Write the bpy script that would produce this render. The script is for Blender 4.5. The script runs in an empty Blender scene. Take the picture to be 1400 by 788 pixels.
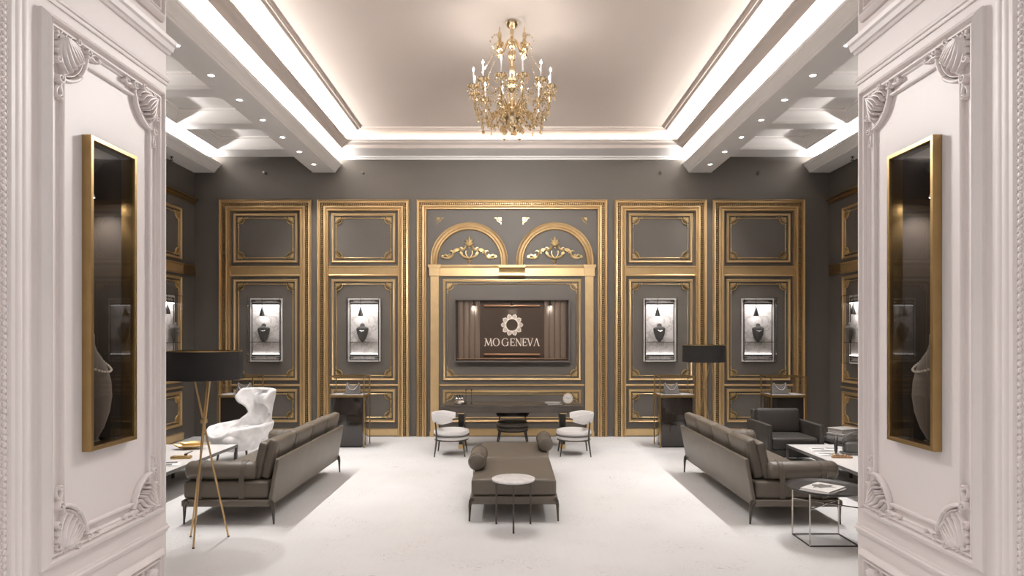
import bpy, bmesh, math, random
from mathutils import Vector, Matrix
random.seed(7)
C = bpy.context.scene.collection
PI = math.pi
F = 900.0                 # focal length in pixels of the 1400 px wide frame
K = F / 830.0
EYE = 1.9                 # lens height
D = 12.47                 # back wall
S = 72.17                 # pixels per metre on the back wall
def WX(px): return (px - 700) / S
def WZ(py): return EYE + (460 - py) / S
R = math.radians

# ------------------------------------------------------------------ materials
def mat(name, col, rough=0.5, metal=0.0, spec=0.5, noise=0.0, nscale=8.0, bump=0.0, bscale=60.0, emit=None, estr=0.0, coat=0.0, sheen=0.0):
    m = bpy.data.materials.new(name); m.use_nodes = True
    nt = m.node_tree; b = nt.nodes['Principled BSDF']
    b.inputs['Base Color'].default_value = (*col, 1)
    b.inputs['Roughness'].default_value = rough
    b.inputs['Metallic'].default_value = metal
    b.inputs['Specular IOR Level'].default_value = spec
    b.inputs['Coat Weight'].default_value = coat
    b.inputs['Sheen Weight'].default_value = sheen
    if emit:
        b.inputs['Emission Color'].default_value = (*emit, 1); b.inputs['Emission Strength'].default_value = estr
    if noise or bump:
        tc = nt.nodes.new('ShaderNodeTexCoord')
    if noise:
        n = nt.nodes.new('ShaderNodeTexNoise'); n.inputs['Scale'].default_value = nscale; n.inputs['Detail'].default_value = 5
        nt.links.new(tc.outputs['Object'], n.inputs['Vector'])
        r = nt.nodes.new('ShaderNodeValToRGB')
        r.color_ramp.elements[0].position = 0.3; r.color_ramp.elements[1].position = 0.7
        r.color_ramp.elements[0].color = (*[c * (1 - noise) for c in col], 1)
        r.color_ramp.elements[1].color = (*[min(1, c * (1 + noise)) for c in col], 1)
        nt.links.new(n.outputs['Fac'], r.inputs['Fac']); nt.links.new(r.outputs['Color'], b.inputs['Base Color'])
    if bump:
        n2 = nt.nodes.new('ShaderNodeTexNoise'); n2.inputs['Scale'].default_value = bscale; n2.inputs['Detail'].default_value = 4
        nt.links.new(tc.outputs['Object'], n2.inputs['Vector'])
        bp = nt.nodes.new('ShaderNodeBump'); bp.inputs['Strength'].default_value = bump; bp.inputs['Distance'].default_value = 0.01
        nt.links.new(n2.outputs['Fac'], bp.inputs['Height']); nt.links.new(bp.outputs['Normal'], b.inputs['Normal'])
    return m

def glass_mat(name, tint=(1, 1, 1), refl=0.9, ior=1.45, rough=0.0):
    m = bpy.data.materials.new(name); m.use_nodes = True
    nt = m.node_tree; nt.nodes.clear()
    out = nt.nodes.new('ShaderNodeOutputMaterial'); mx = nt.nodes.new('ShaderNodeMixShader')
    tr = nt.nodes.new('ShaderNodeBsdfTransparent'); gl = nt.nodes.new('ShaderNodeBsdfGlossy'); fr = nt.nodes.new('ShaderNodeFresnel')
    tr.inputs['Color'].default_value = (*tint, 1); gl.inputs['Roughness'].default_value = rough
    gl.inputs['Color'].default_value = (refl, refl, refl, 1); fr.inputs['IOR'].default_value = ior
    ge = nt.nodes.new('ShaderNodeNewGeometry'); sb = nt.nodes.new('ShaderNodeMath'); sb.operation = 'SUBTRACT'; sb.inputs[0].default_value = 1.0; ml = nt.nodes.new('ShaderNodeMath'); ml.operation = 'MULTIPLY'
    nt.links.new(ge.outputs['Backfacing'], sb.inputs[1]); nt.links.new(fr.outputs[0], ml.inputs[0]); nt.links.new(sb.outputs[0], ml.inputs[1])
    nt.links.new(ml.outputs[0], mx.inputs[0]); nt.links.new(tr.outputs[0], mx.inputs[1]); nt.links.new(gl.outputs[0], mx.inputs[2])
    nt.links.new(mx.outputs[0], out.inputs[0])
    return m

def crystal_mat():
    m = bpy.data.materials.new('amber crystal'); m.use_nodes = True
    nt = m.node_tree; nt.nodes.clear()
    out = nt.nodes.new('ShaderNodeOutputMaterial'); a = nt.nodes.new('ShaderNodeMixShader'); b2 = nt.nodes.new('ShaderNodeMixShader')
    tr = nt.nodes.new('ShaderNodeBsdfTransparent'); gl = nt.nodes.new('ShaderNodeBsdfGlossy'); df = nt.nodes.new('ShaderNodeBsdfTranslucent')
    tr.inputs['Color'].default_value = (0.97, 0.88, 0.7, 1); gl.inputs['Color'].default_value = (1, 0.9, 0.72, 1); gl.inputs['Roughness'].default_value = 0.05
    df.inputs['Color'].default_value = (0.95, 0.8, 0.55, 1)
    a.inputs[0].default_value = 0.5; b2.inputs[0].default_value = 0.18
    nt.links.new(tr.outputs[0], a.inputs[1]); nt.links.new(gl.outputs[0], a.inputs[2])
    nt.links.new(a.outputs[0], b2.inputs[1]); nt.links.new(df.outputs[0], b2.inputs[2]); nt.links.new(b2.outputs[0], out.inputs[0])
    return m

def marble_mat(name, base, vein, scale, width=0.06, amount=0.6, rough=0.35):
    m = bpy.data.materials.new(name); m.use_nodes = True
    nt = m.node_tree; b = nt.nodes['Principled BSDF']; b.inputs['Roughness'].default_value = rough
    tc = nt.nodes.new('ShaderNodeTexCoord')
    n = nt.nodes.new('ShaderNodeTexNoise'); n.inputs['Scale'].default_value = scale; n.inputs['Detail'].default_value = 8; n.inputs['Distortion'].default_value = 1.2
    nt.links.new(tc.outputs['Object'], n.inputs['Vector'])
    r = nt.nodes.new('ShaderNodeValToRGB'); e = r.color_ramp.elements
    e[0].position = 0.5 - width; e[0].color = (0, 0, 0, 1); e[1].position = 0.5 + width; e[1].color = (0, 0, 0, 1)
    k = r.color_ramp.elements.new(0.5); k.color = (amount, amount, amount, 1)
    nt.links.new(n.outputs['Fac'], r.inputs['Fac'])
    n2 = nt.nodes.new('ShaderNodeTexNoise'); n2.inputs['Scale'].default_value = scale * 0.7; n2.inputs['Detail'].default_value = 3
    nt.links.new(tc.outputs['Object'], n2.inputs['Vector'])
    mu = nt.nodes.new('ShaderNodeMath'); mu.operation = 'MULTIPLY'
    nt.links.new(r.outputs['Color'], mu.inputs[0]); nt.links.new(n2.outputs['Fac'], mu.inputs[1])
    mx = nt.nodes.new('ShaderNodeMixRGB'); mx.inputs[1].default_value = (*base, 1); mx.inputs[2].default_value = (*vein, 1)
    nt.links.new(mu.outputs[0], mx.inputs[0]); nt.links.new(mx.outputs[0], b.inputs['Base Color'])
    return m

def floor_mat():
    m = bpy.data.materials.new('white stone floor'); m.use_nodes = True
    nt = m.node_tree; N = nt.nodes.new; L = nt.links.new
    b = nt.nodes['Principled BSDF']; b.inputs['Roughness'].default_value = 0.5; b.inputs['Specular IOR Level'].default_value = 0.3
    tc = N('ShaderNodeTexCoord')
    big = N('ShaderNodeTexNoise'); big.inputs['Scale'].default_value = 0.5; big.inputs['Detail'].default_value = 4
    L(tc.outputs['Object'], big.inputs['Vector'])
    cr = N('ShaderNodeValToRGB'); cr.color_ramp.elements[0].position = 0.35; cr.color_ramp.elements[1].position = 0.65
    cr.color_ramp.elements[0].color = (0.76, 0.745, 0.735, 1); cr.color_ramp.elements[1].color = (0.835, 0.828, 0.828, 1)
    L(big.outputs['Fac'], cr.inputs['Fac'])
    # thin broken curls of an engraved floral pattern
    dist = N('ShaderNodeTexNoise'); dist.inputs['Scale'].default_value = 2.6; dist.inputs['Detail'].default_value = 2; dist.inputs['Distortion'].default_value = 2.2
    L(tc.outputs['Object'], dist.inputs['Vector'])
    w = N('ShaderNodeMath'); w.operation = 'MULTIPLY'; w.inputs[1].default_value = 15.0; L(dist.outputs['Fac'], w.inputs[0])
    fr = N('ShaderNodeMath'); fr.operation = 'FRACT'; L(w.outputs[0], fr.inputs[0])
    ln = N('ShaderNodeValToRGB'); e = ln.color_ramp.elements
    e[0].position = 0.44; e[0].color = (0, 0, 0, 1); e[1].position = 0.56; e[1].color = (0, 0, 0, 1)
    k = e.new(0.5); k.color = (1, 1, 1, 1); L(fr.outputs[0], ln.inputs['Fac'])
    msk = N('ShaderNodeTexNoise'); msk.inputs['Scale'].default_value = 1.7; msk.inputs['Detail'].default_value = 6
    L(tc.outputs['Object'], msk.inputs['Vector'])
    mr = N('ShaderNodeValToRGB'); mr.color_ramp.elements[0].position = 0.48; mr.color_ramp.elements[1].position = 0.60
    L(msk.outputs['Fac'], mr.inputs['Fac'])
    mu = N('ShaderNodeMath'); mu.operation = 'MULTIPLY'; L(ln.outputs['Color'], mu.inputs[0]); L(mr.outputs['Color'], mu.inputs[1])
    mu2 = N('ShaderNodeMath'); mu2.operation = 'MULTIPLY'; mu2.inputs[1].default_value = 0.8; L(mu.outputs[0], mu2.inputs[0])
    mx = N('ShaderNodeMixRGB'); mx.inputs[2].default_value = (0.42, 0.35, 0.31, 1); L(cr.outputs['Color'], mx.inputs[1]); L(mu2.outputs[0], mx.inputs[0])
    # streaky pale plank grain along the room
    mp = N('ShaderNodeMapping'); mp.inputs['Scale'].default_value = (14, 1.2, 1); L(tc.outputs['Object'], mp.inputs['Vector'])
    gr = N('ShaderNodeTexNoise'); gr.inputs['Scale'].default_value = 2.0; gr.inputs['Detail'].default_value = 4; L(mp.outputs[0], gr.inputs['Vector'])
    mx2 = N('ShaderNodeMixRGB'); mx2.blend_type = 'SOFT_LIGHT'; mx2.inputs[0].default_value = 0.12
    L(mx.outputs[0], mx2.inputs[1]); L(gr.outputs['Fac'], mx2.inputs[2])
    L(mx2.outputs[0], b.inputs['Base Color'])
    return m

M = {}
M['wall'] = mat('taupe wall paint', (0.113, 0.099, 0.084), 0.55, noise=0.04, nscale=1.5)
M['white'] = mat('warm white paint', (0.76, 0.70, 0.685), 0.5, noise=0.02, nscale=3)
M['ceil'] = mat('beige ceiling paint', (0.76, 0.655, 0.58), 0.7, noise=0.02, nscale=1)
M['trim'] = mat('pale trim paint', (0.90, 0.86, 0.825), 0.6, noise=0.02, nscale=2)
M['soffit'] = mat('soffit paint', (0.66, 0.58, 0.525), 0.6)
M['gold'] = mat('gold leaf', (0.68, 0.49, 0.26), 0.42, metal=0.85, noise=0.05, nscale=6)
M['gold2'] = mat('bright gilt', (0.86, 0.64, 0.32), 0.33, metal=0.8)
M['beadshade'] = mat('painted bead gap shade', (0.16, 0.10, 0.045), 0.5, metal=0.6)  # dark colour that paints the shade between the beads
M['brass'] = mat('antique brass', (0.42, 0.285, 0.125), 0.33, metal=1.0, noise=0.08, nscale=10)
M['lampgold'] = mat('brushed brass', (0.58, 0.40, 0.20), 0.35, metal=1.0)
M['leather'] = mat('taupe leather', (0.135, 0.114, 0.090), 0.42, spec=0.45, noise=0.08, nscale=5, bump=0.12, bscale=45)
M['leather_seam'] = mat('leather stitching', (0.15, 0.13, 0.11), 0.5)
M['leather_dark'] = mat('charcoal leather', (0.031, 0.027, 0.023), 0.5, noise=0.06, nscale=6, bump=0.1, bscale=45)
M['legs'] = mat('bronze metal', (0.085, 0.072, 0.062), 0.35, metal=0.6)
M['black'] = mat('black lacquer', (0.012, 0.011, 0.010), 0.3)
M['shade'] = mat('black lamp fabric', (0.006, 0.005, 0.0045), 0.8, bump=0.15, bscale=200)
M['body'] = mat('dark glossy veneer', (0.022, 0.017, 0.014), 0.1, coat=0.5)
M['desk'] = mat('dark stained wood', (0.075, 0.062, 0.051), 0.28, noise=0.25, nscale=3)
M['fabric'] = mat('white boucle', (0.80, 0.775, 0.76), 0.85, noise=0.03, nscale=20, bump=0.25, bscale=150, sheen=0.2)
M['velvet'] = mat('white crushed velvet', (0.80, 0.78, 0.775), 0.6, noise=0.16, nscale=9, bump=0.1, bscale=40, sheen=0.6)
M['marble'] = marble_mat('white marble', (0.84, 0.815, 0.80), (0.45, 0.41, 0.38), 3.0)
M['casemarble'] = marble_mat('grey veined marble', (0.78, 0.74, 0.715), (0.30, 0.26, 0.24), 5.0, width=0.05, amount=0.9)
M['top'] = mat('white lacquer top', (0.82, 0.79, 0.775), 0.25)
M['topedge'] = mat('grey table metal', (0.15, 0.14, 0.13), 0.35, metal=0.5)
M['chrome'] = mat('polished steel', (0.62, 0.58, 0.54), 0.2, metal=1.0)
M['blacktop'] = mat('black tray metal', (0.035, 0.031, 0.028), 0.45, spec=0.3)
M['bust'] = mat('charcoal velvet', (0.085, 0.078, 0.072), 0.8, sheen=0.3)
M['bustgrey'] = mat('grey velvet', (0.16, 0.145, 0.135), 0.8, sheen=0.3)
M['pearl'] = mat('pearl', (0.80, 0.77, 0.70), 0.25, coat=0.5)
M['silver'] = mat('silver chain', (0.75, 0.73, 0.70), 0.25, metal=0.9)
M['niche'] = mat('dark brown lining', (0.095, 0.078, 0.066), 0.5)
M['signback'] = mat('brown sign board', (0.135, 0.105, 0.088), 0.55)
M['signside'] = mat('taupe drape panel', (0.40, 0.345, 0.30), 0.7)
M['letter'] = mat('lit white lettering', (0.85, 0.80, 0.75), 0.4, emit=(1, 0.93, 0.87), estr=0.5)
M['copper'] = mat('rose gold bar', (0.75, 0.50, 0.33), 0.4, metal=0.75)
M['glass'] = glass_mat('clear glass', (0.97, 0.97, 0.97), 0.9, 1.4)
M['darkglass'] = glass_mat('tinted glass', (0.82, 0.79, 0.76), 0.9, 1.35)
M['glassedge'] = glass_mat('glass edge', (0.60, 0.58, 0.55), 0.9, 1.6)
M['crystal'] = crystal_mat()
M['led'] = mat('led strip', (1, 1, 1), 0.5, emit=(1.0, 0.97, 0.95), estr=2.5)
M['champagne'] = mat('champagne gilt', (0.86, 0.70, 0.46), 0.22, metal=1.0)
M['bulb'] = mat('lit bulb', (1, 1, 1), 0.5, emit=(0.93, 0.95, 1.0), estr=45.0)
M['lens'] = mat('lit downlight lens', (1, 1, 1), 0.5, emit=(1.0, 0.97, 0.94), estr=22.0)
M['paper'] = mat('printed paper', (0.80, 0.78, 0.76), 0.6)
M['print'] = mat('grey print', (0.16, 0.15, 0.145), 0.6)
M['boxgrey'] = mat('silver grey box', (0.42, 0.39, 0.37), 0.5, noise=0.15, nscale=30)
M['device'] = mat('dark grey plastic', (0.10, 0.095, 0.088), 0.4)
M['brown'] = mat('brown horn', (0.28, 0.16, 0.08), 0.35, noise=0.3, nscale=25)
M['dial'] = mat('clock dial', (0.82, 0.78, 0.72), 0.4)
M['floor'] = floor_mat()

# ------------------------------------------------------------------ mesh builder
class MB:
    def __init__(s): s.v = []; s.f = []; s.M = None
    def add(s, vs, fs):
        o = len(s.v)
        s.v += [tuple(s.M @ Vector(p)) for p in vs] if s.M is not None else [tuple(p) for p in vs]
        s.f += [tuple(i + o for i in q) for q in fs]
        return s
    def box(s, x0, x1, y0, y1, z0, z1):
        vs = [(x, y, z) for x in (x0, x1) for y in (y0, y1) for z in (z0, z1)]
        return s.add(vs, [(0, 1, 3, 2), (4, 6, 7, 5), (0, 4, 5, 1), (2, 3, 7, 6), (0, 2, 6, 4), (1, 5, 7, 3)])
    def rbox(s, c, h, r, puff=(0, 0, 0), n=2, T=None):
        """rounded box; puff swells each pair of faces"""
        ax = []
        for i in range(3):
            rr = min(r, h[i] * 0.999); a = [-h[i] + rr * (1 - math.cos(t * PI / 2 / n)) for t in range(n + 1)]
            m = max(2, int(n * 2)) if any(puff) else 1
            mid = [(-h[i] + rr) + (2 * (h[i] - rr)) * t / m for t in range(1, m)]
            ax.append(a + mid + [-q for q in reversed(a)])
        idx = {}; vs = []; fs = []
        def put(p):
            k = tuple(round(q, 6) for q in p)
            if k in idx: return idx[k]
            rr = min(r, min(h) * 0.999)
            q = [max(-h[i] + rr, min(h[i] - rr, p[i])) for i in range(3)]
            d = Vector([p[i] - q[i] for i in range(3)])
            if d.length > 1e-9: d = d.normalized() * rr
            o = [q[i] + d[i] for i in range(3)]
            u = [min(1, abs(p[i]) / h[i]) for i in range(3)]
            for i in range(3):
                if puff[i]:
                    j, k2 = [t for t in range(3) if t != i]
                    o[i] += math.copysign(1, p[i]) * (abs(p[i]) / h[i]) * puff[i] * (1 - u[j] ** 2) * (1 - u[k2] ** 2)
            v = Vector(o)
            if T is not None: v = T @ v
            vs.append((v.x + c[0], v.y + c[1], v.z + c[2])); idx[k] = len(vs) - 1
            return idx[k]
        for i in range(3):
            j, k2 = (i + 1) % 3, (i + 2) % 3
            for sg in (-1, 1):
                for a in range(len(ax[j]) - 1):
                    for b in range(len(ax[k2]) - 1):
                        qd = []
                        for (aa, bb) in ((a, b), (a + 1, b), (a + 1, b + 1), (a, b + 1)):
                            p = [0, 0, 0]; p[i] = sg * h[i]; p[j] = ax[j][aa]; p[k2] = ax[k2][bb]; qd.append(put(p))
                        if sg < 0: qd.reverse()
                        if len(set(qd)) >= 3: fs.append(tuple(dict.fromkeys(qd)))
        return s.add(vs, fs)
    def tube(s, path, r, n=8, closed=False, cap=True):
        P = [Vector(p) for p in path]; m = len(P); rs = r if isinstance(r, (list, tuple)) else [r] * m
        vs = []; fs = []; nrm = None
        for i in range(m):
            if closed: t = P[(i + 1) % m] - P[i - 1]
            else: t = P[min(i + 1, m - 1)] - P[max(i - 1, 0)]
            t = t.normalized() if t.length > 1e-9 else Vector((0, 0, 1))
            if nrm is None:
                nrm = t.orthogonal().normalized()
                up = Vector((0, 0, 1)) if abs(t.z) < 0.9 else Vector((0, 1, 0))
                nrm = (up - t * up.dot(t)).normalized()
            else:
                nrm = nrm - t * nrm.dot(t); nrm = nrm.normalized() if nrm.length > 1e-6 else t.orthogonal().normalized()
            b = t.cross(nrm)
            for k in range(n):
                a = 2 * PI * (k + 0.5) / n
                vs.append(P[i] + (nrm * math.cos(a) + b * math.sin(a)) * rs[i])
        for i in range(m if closed else m - 1):
            for k in range(n):
                i2 = (i + 1) % m
                fs.append((i * n + k, i * n + (k + 1) % n, i2 * n + (k + 1) % n, i2 * n + k))
        if cap and not closed:
            fs.append(tuple(range(n))[::-1]); fs.append(tuple((m - 1) * n + k for k in range(n)))
        return s.add(vs, fs)
    def bar(s, p, q, w, h=None):
        """square-section bar"""
        return s.tube([p, q], (w / 2) * 1.4142, 4) if h is None else s.tube([p, q], w / 2 * 1.4142, 4)
    def lathe(s, prof, c=(0, 0, 0), n=20, sx=1, sy=1, a0=0, a1=2 * PI):
        full = abs(a1 - a0 - 2 * PI) < 1e-6
        m = n if full else n + 1
        vs = []; fs = []
        for (r, z) in prof:
            for k in range(m):
                a = a0 + (a1 - a0) * k / n
                vs.append((c[0] + r * sx * math.cos(a), c[1] + r * sy * math.sin(a), c[2] + z))
        for i in range(len(prof) - 1):
            for k in range(n):
                k2 = (k + 1) % m
                fs.append((i * m + k, i * m + k2, (i + 1) * m + k2, (i + 1) * m + k))
        if full:
            if prof[0][0] > 1e-6: fs.append(tuple(range(m))[::-1])
            if prof[-1][0] > 1e-6: fs.append(tuple((len(prof) - 1) * m + k for k in range(m)))
        return s.add(vs, fs)
    def ell(s, c, r, nu=10, nv=6):
        prof = [(max(1e-5, math.sin(PI * i / nv)), -math.cos(PI * i / nv)) for i in range(nv + 1)]
        vs = []; fs = []
        for (a, z) in prof:
            for k in range(nu):
                t = 2 * PI * k / nu
                vs.append((c[0] + r[0] * a * math.cos(t), c[1] + r[1] * a * math.sin(t), c[2] + r[2] * z))
        for i in range(nv):
            for k in range(nu):
                fs.append((i * nu + k, i * nu + (k + 1) % nu, (i + 1) * nu + (k + 1) % nu, (i + 1) * nu + k))
        return s.add(vs, fs)
    def strips(s, paths, closed=False, caps=False):
        m = len(paths[0]); vs = [p for q in paths for p in q]; fs = []
        for i in range(len(paths) - 1):
            for k in range(m if closed else m - 1):
                k2 = (k + 1) % m
                fs.append((i * m + k, i * m + k2, (i + 1) * m + k2, (i + 1) * m + k))
        if caps:
            fs.append(tuple(i * m for i in range(len(paths)))); fs.append(tuple(i * m + m - 1 for i in reversed(range(len(paths)))))
        return s.add(vs, fs)
    def leaf(s, path, w, t, n=8):
        """flattened tapering blade lying in the XZ plane, standing out towards -Y; path (x,z)"""
        m = len(path); vs = []; fs = []
        for i in range(m):
            a = Vector(path[max(i - 1, 0)]); b = Vector(path[min(i + 1, m - 1)]); d = (b - a); d = d.normalized() if d.length > 1e-9 else Vector((1, 0))
            sd = (-d.y, d.x); ww = w[i] if isinstance(w, (list, tuple)) else w; tt = t[i] if isinstance(t, (list, tuple)) else t
            for k in range(n):
                q = 2 * PI * k / n
                vs.append((path[i][0] + sd[0] * ww * math.cos(q), -tt * 0.5 - tt * math.sin(q), path[i][1] + sd[1] * ww * math.cos(q)))
        for i in range(m - 1):
            for k in range(n):
                fs.append((i * n + k, i * n + (k + 1) % n, (i + 1) * n + (k + 1) % n, (i + 1) * n + k))
        fs.append(tuple(range(n))); fs.append(tuple((m - 1) * n + k for k in range(n)))
        return s.add(vs, fs)
    def poly(s, pts, y0, y1):
        """prism of an XZ outline between two depths"""
        n = len(pts)
        vs = [(p[0], y0, p[1]) for p in pts] + [(p[0], y1, p[1]) for p in pts]
        return s.add(vs, [tuple(range(n)), tuple(range(n, 2 * n))[::-1]] + [(i, (i + 1) % n, n + (i + 1) % n, n + i) for i in range(n)])
    def prism_z(s, pts, z0, z1):
        n = len(pts)
        vs = [(p[0], p[1], z0) for p in pts] + [(p[0], p[1], z1) for p in pts]
        return s.add(vs, [tuple(range(n))[::-1], tuple(range(n, 2 * n))] + [(i, (i + 1) % n, n + (i + 1) % n, n + i) for i in range(n)])
    def build(s, name, m, parent=None, smooth=True, ang=38, recalc=True):
        me = bpy.data.meshes.new(name); me.from_pydata(s.v, [], s.f)
        if recalc:
            bm = bmesh.new(); bm.from_mesh(me); bmesh.ops.recalc_face_normals(bm, faces=bm.faces); bm.to_mesh(me); bm.free()
        if smooth:
            me.polygons.foreach_set('use_smooth', [True] * len(me.polygons)); me.set_sharp_from_angle(angle=R(ang))
        me.materials.append(M[m] if isinstance(m, str) else m)
        o = bpy.data.objects.new(name, me); C.objects.link(o)
        if parent is not None: o.parent = parent
        return o

def tag(o, label=None, cat=None, group=None, kind=None):
    if label: o['label'] = label
    if cat: o['category'] = cat
    if group: o['group'] = group
    if kind: o['kind'] = kind
    return o
def thing(name, label, cat, loc=(0, 0, 0), rz=0, group=None, sx=1):
    o = bpy.data.objects.new(name, None); C.objects.link(o); o.location = loc; o.rotation_euler = (0, 0, rz); o.scale = (sx, 1, 1)
    o.empty_display_size = 0.1
    return tag(o, label, cat, group)
def structure(o, label=None): return tag(o, label, kind='structure')
def copy_tree(o, parent=None):
    c = o.copy(); C.objects.link(c); c.parent = parent
    for ch in [x for x in C.objects if x.parent == o and x != c]:
        copy_tree(ch, c)
    return c
def dup(o, loc, rz=None, label=None, group=None, sx=None):
    c = copy_tree(o); c.location = loc
    if rz is not None: c.rotation_euler = (0, 0, rz)
    if sx is not None: c.scale = (sx, 1, 1)
    if label: c['label'] = label
    if group: c['group'] = group
    return c

# profile frames in the XZ plane, facing -Y
def rect_ring(mb, x0, x1, z0, z1, prof):
    mb.strips([[(x0 + d, -w, z0 + d), (x1 - d, -w, z0 + d), (x1 - d, -w, z1 - d), (x0 + d, -w, z1 - d)] for d, w in prof], closed=True)
def u_ring(mb, x0, x1, z0, z1, prof):
    mb.strips([[(x0 + d, -w, z0), (x0 + d, -w, z1 - d), (x1 - d, -w, z1 - d), (x1 - d, -w, z0)] for d, w in prof], caps=True)
def arch_ring(mb, xc, zb, zs, r, prof, n=28):
    ps = []
    for d, w in prof:
        q = r - d
        ps.append([(xc - q, -w, zb)] + [(xc - q * math.cos(PI * k / n), -w, zs + q * math.sin(PI * k / n)) for k in range(n + 1)] + [(xc + q, -w, zb)])
    mb.strips(ps, caps=True)
def hrail(mb, x0, x1, z0, prof):
    """horizontal rail: prof of (height above z0, stand-out)"""
    mb.strips([[(x0, -w, z0 + h), (x1, -w, z0 + h)] for h, w in prof], caps=True)
def vrail(mb, xc, z0, z1, prof):
    mb.strips([[(xc + h, -w, z0), (xc + h, -w, z1)] for h, w in prof], caps=True)

# ------------------------------------------------------------------ carved ornaments
def spiral(cx, cz, r0, r1, a0, a1, n=12):
    return [(cx + (r0 + (r1 - r0) * i / n) * math.cos(a0 + (a1 - a0) * i / n), cz + (r0 + (r1 - r0) * i / n) * math.sin(a0 + (a1 - a0) * i / n)) for i in range(n + 1)]
def bez(p0, p1, p2, p3, n=9):
    o = []
    for i in range(n + 1):
        t = i / n; u = 1 - t
        o.append(tuple(u ** 3 * p0[k] + 3 * u * u * t * p1[k] + 3 * u * t * t * p2[k] + t ** 3 * p3[k] for k in range(len(p0))))
    return o
def taper(n, w, a=0.25, e=0.12):
    return [w * max(e, math.sin(PI * min(1, (i / n) * (1 - a) + a)) ** 0.8) for i in range(n + 1)]
def corner_ornament(s, n=8, q=9):
    """acanthus corner piece: corner at the origin, arms along +X and -Z"""
    mb = MB(); mb.M = Matrix.Scale(s, 4)
    def both(path, w, t, lift=0.0):
        for pth in (path, [(-z, -x) for x, z in path]):
            if lift: mb.M = Matrix.Scale(s, 4) @ Matrix.Translation((0, -lift, 0))
            mb.leaf(pth, w, t, n)
            mb.M = Matrix.Scale(s, 4)
    # concave C-scroll facing the field, double bead
    arc = [(0.03 + 0.66 * math.cos(t), -0.03 - 0.66 * math.sin(t)) for t in [R(4 + 82 * i / 12) for i in range(13)]]
    mb.leaf(arc, [0.030 + 0.018 * math.sin(PI * i / 12) for i in range(13)], 0.07, n)
    arc2 = [(0.03 + 0.585 * math.cos(t), -0.03 - 0.585 * math.sin(t)) for t in [R(10 + 70 * i / 12) for i in range(13)]]
    mb.leaf(arc2, [0.012 + 0.012 * math.sin(PI * i / 12) for i in range(13)], 0.05, n)
    both(spiral(0.70, 0.03, 0.085, 0.012, R(230), R(230 + 500), 16), [0.028 - 0.0008 * i for i in range(17)], 0.085)
    mb.M = Matrix.Scale(s, 4)
    both([(0.70, 0.03), (0.71, 0.03)], 0.022, 0.10)
    # running tails with curled ends
    both(bez((0.74, -0.06), (0.82, 0.08), (0.88, -0.10), (1.02, 0.0), q), taper(q, 0.042, 0.2, 0.25), 0.06)
    both(bez((0.80, -0.02), (0.88, 0.10), (0.96, 0.10), (1.02, 0.06), q), taper(q, 0.024, 0.2, 0.25), 0.05)
    both(spiral(1.02, 0.0, 0.045, 0.010, R(90), R(470), 10), 0.020, 0.07)
    # acanthus lobes fanning from the corner
    for a0, L_, bend, w_, tt in ((6, .56, .10, .050, .08), (17, .54, .07, .046, .11), (29, .50, .05, .046, .13), (40, .47, .02, .044, .14)):
        a = R(-a0); d = (math.cos(a), math.sin(a)); nn = (-d[1], d[0])
        p = bez((0.02, -0.02), (d[0] * L_ * .35 + nn[0] * bend, d[1] * L_ * .35 + nn[1] * bend), (d[0] * L_ * .75 + nn[0] * bend, d[1] * L_ * .75 + nn[1] * bend), (d[0] * L_ - nn[0] * bend * .7, d[1] * L_ - nn[1] * bend * .7), q)
        both(p, taper(q, w_, 0.35, 0.15), tt)
        mb.M = Matrix.Scale(s, 4)
        e = p[-1]; both([(e[0] - .02, e[1]), (e[0], e[1]), (e[0] + .02, e[1] - .005)], [.018, .03, .015], tt * .9)
    # side volutes and outer frill
    both(spiral(0.40, 0.10, 0.075, 0.010, R(200), R(620), 14), [0.024 - .0006 * i for i in range(15)], 0.09)
    for k in range(4):
        x = -0.02 + 0.115 * k
        both(bez((x, 0.0), (x - .01, .07), (x + .05, .15 - .015 * k), (x + .10, .10), 6), taper(6, 0.028, 0.3, .2), 0.07)
    both(bez((-.02, .02), (-.06, .06), (-.10, .05), (-.11, .12), 6), taper(6, .03, .3, .25), .06)
    mb.ell((0.0, -0.09, 0.0), (0.055, 0.05, 0.055), 8, 5)
    mb.ell((0.48, -0.07, -0.48), (0.045, 0.05, 0.045), 8, 5)
    mb.M = None
    return mb

ORN = {'x': None}
def place_orn(mesh_obj, parent, x, z, cx, cz, y=0.0):
    """cx=+1: piece sits in a left corner, -1 right; cz=+1 top, -1 bottom"""
    o = mesh_obj.copy(); C.objects.link(o); o.parent = parent; o.location = (x, y, z); o.scale = (cx, 1, cz)
    return o

# ------------------------------------------------------------------ room shell
XW = 6.02          # side walls
H = lambda h: EYE + h
YF = 2.95          # front wall of the salon (the pillars stand in it)
fl = MB().box(-9, 9, -3.0, D + 0.2, -0.1, 0.0).build('floor', 'floor', smooth=False); structure(fl)
w = MB().box(-XW - 0.2, XW + 0.2, D, D + 0.2, 0, 5.75).build('wall_back', 'wall', smooth=False); structure(w)
w = MB().box(-XW - 0.2, -XW, YF, D, 0, 5.75).build('wall_left', 'wall', smooth=False); structure(w)
w = MB().box(XW, XW + 0.2, YF, D, 0, 5.75).build('wall_right', 'wall', smooth=False); structure(w)
w = MB().box(-9, -3.1, YF - 0.1, YF + 0.15, 0, 5.75).box(3.1, 9, YF - 0.1, YF + 0.15, 0, 5.75).box(-3.1, 3.1, YF - 0.1, YF + 0.15, 5.0, 5.75).build('wall_front', 'white', smooth=False); structure(w)

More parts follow.
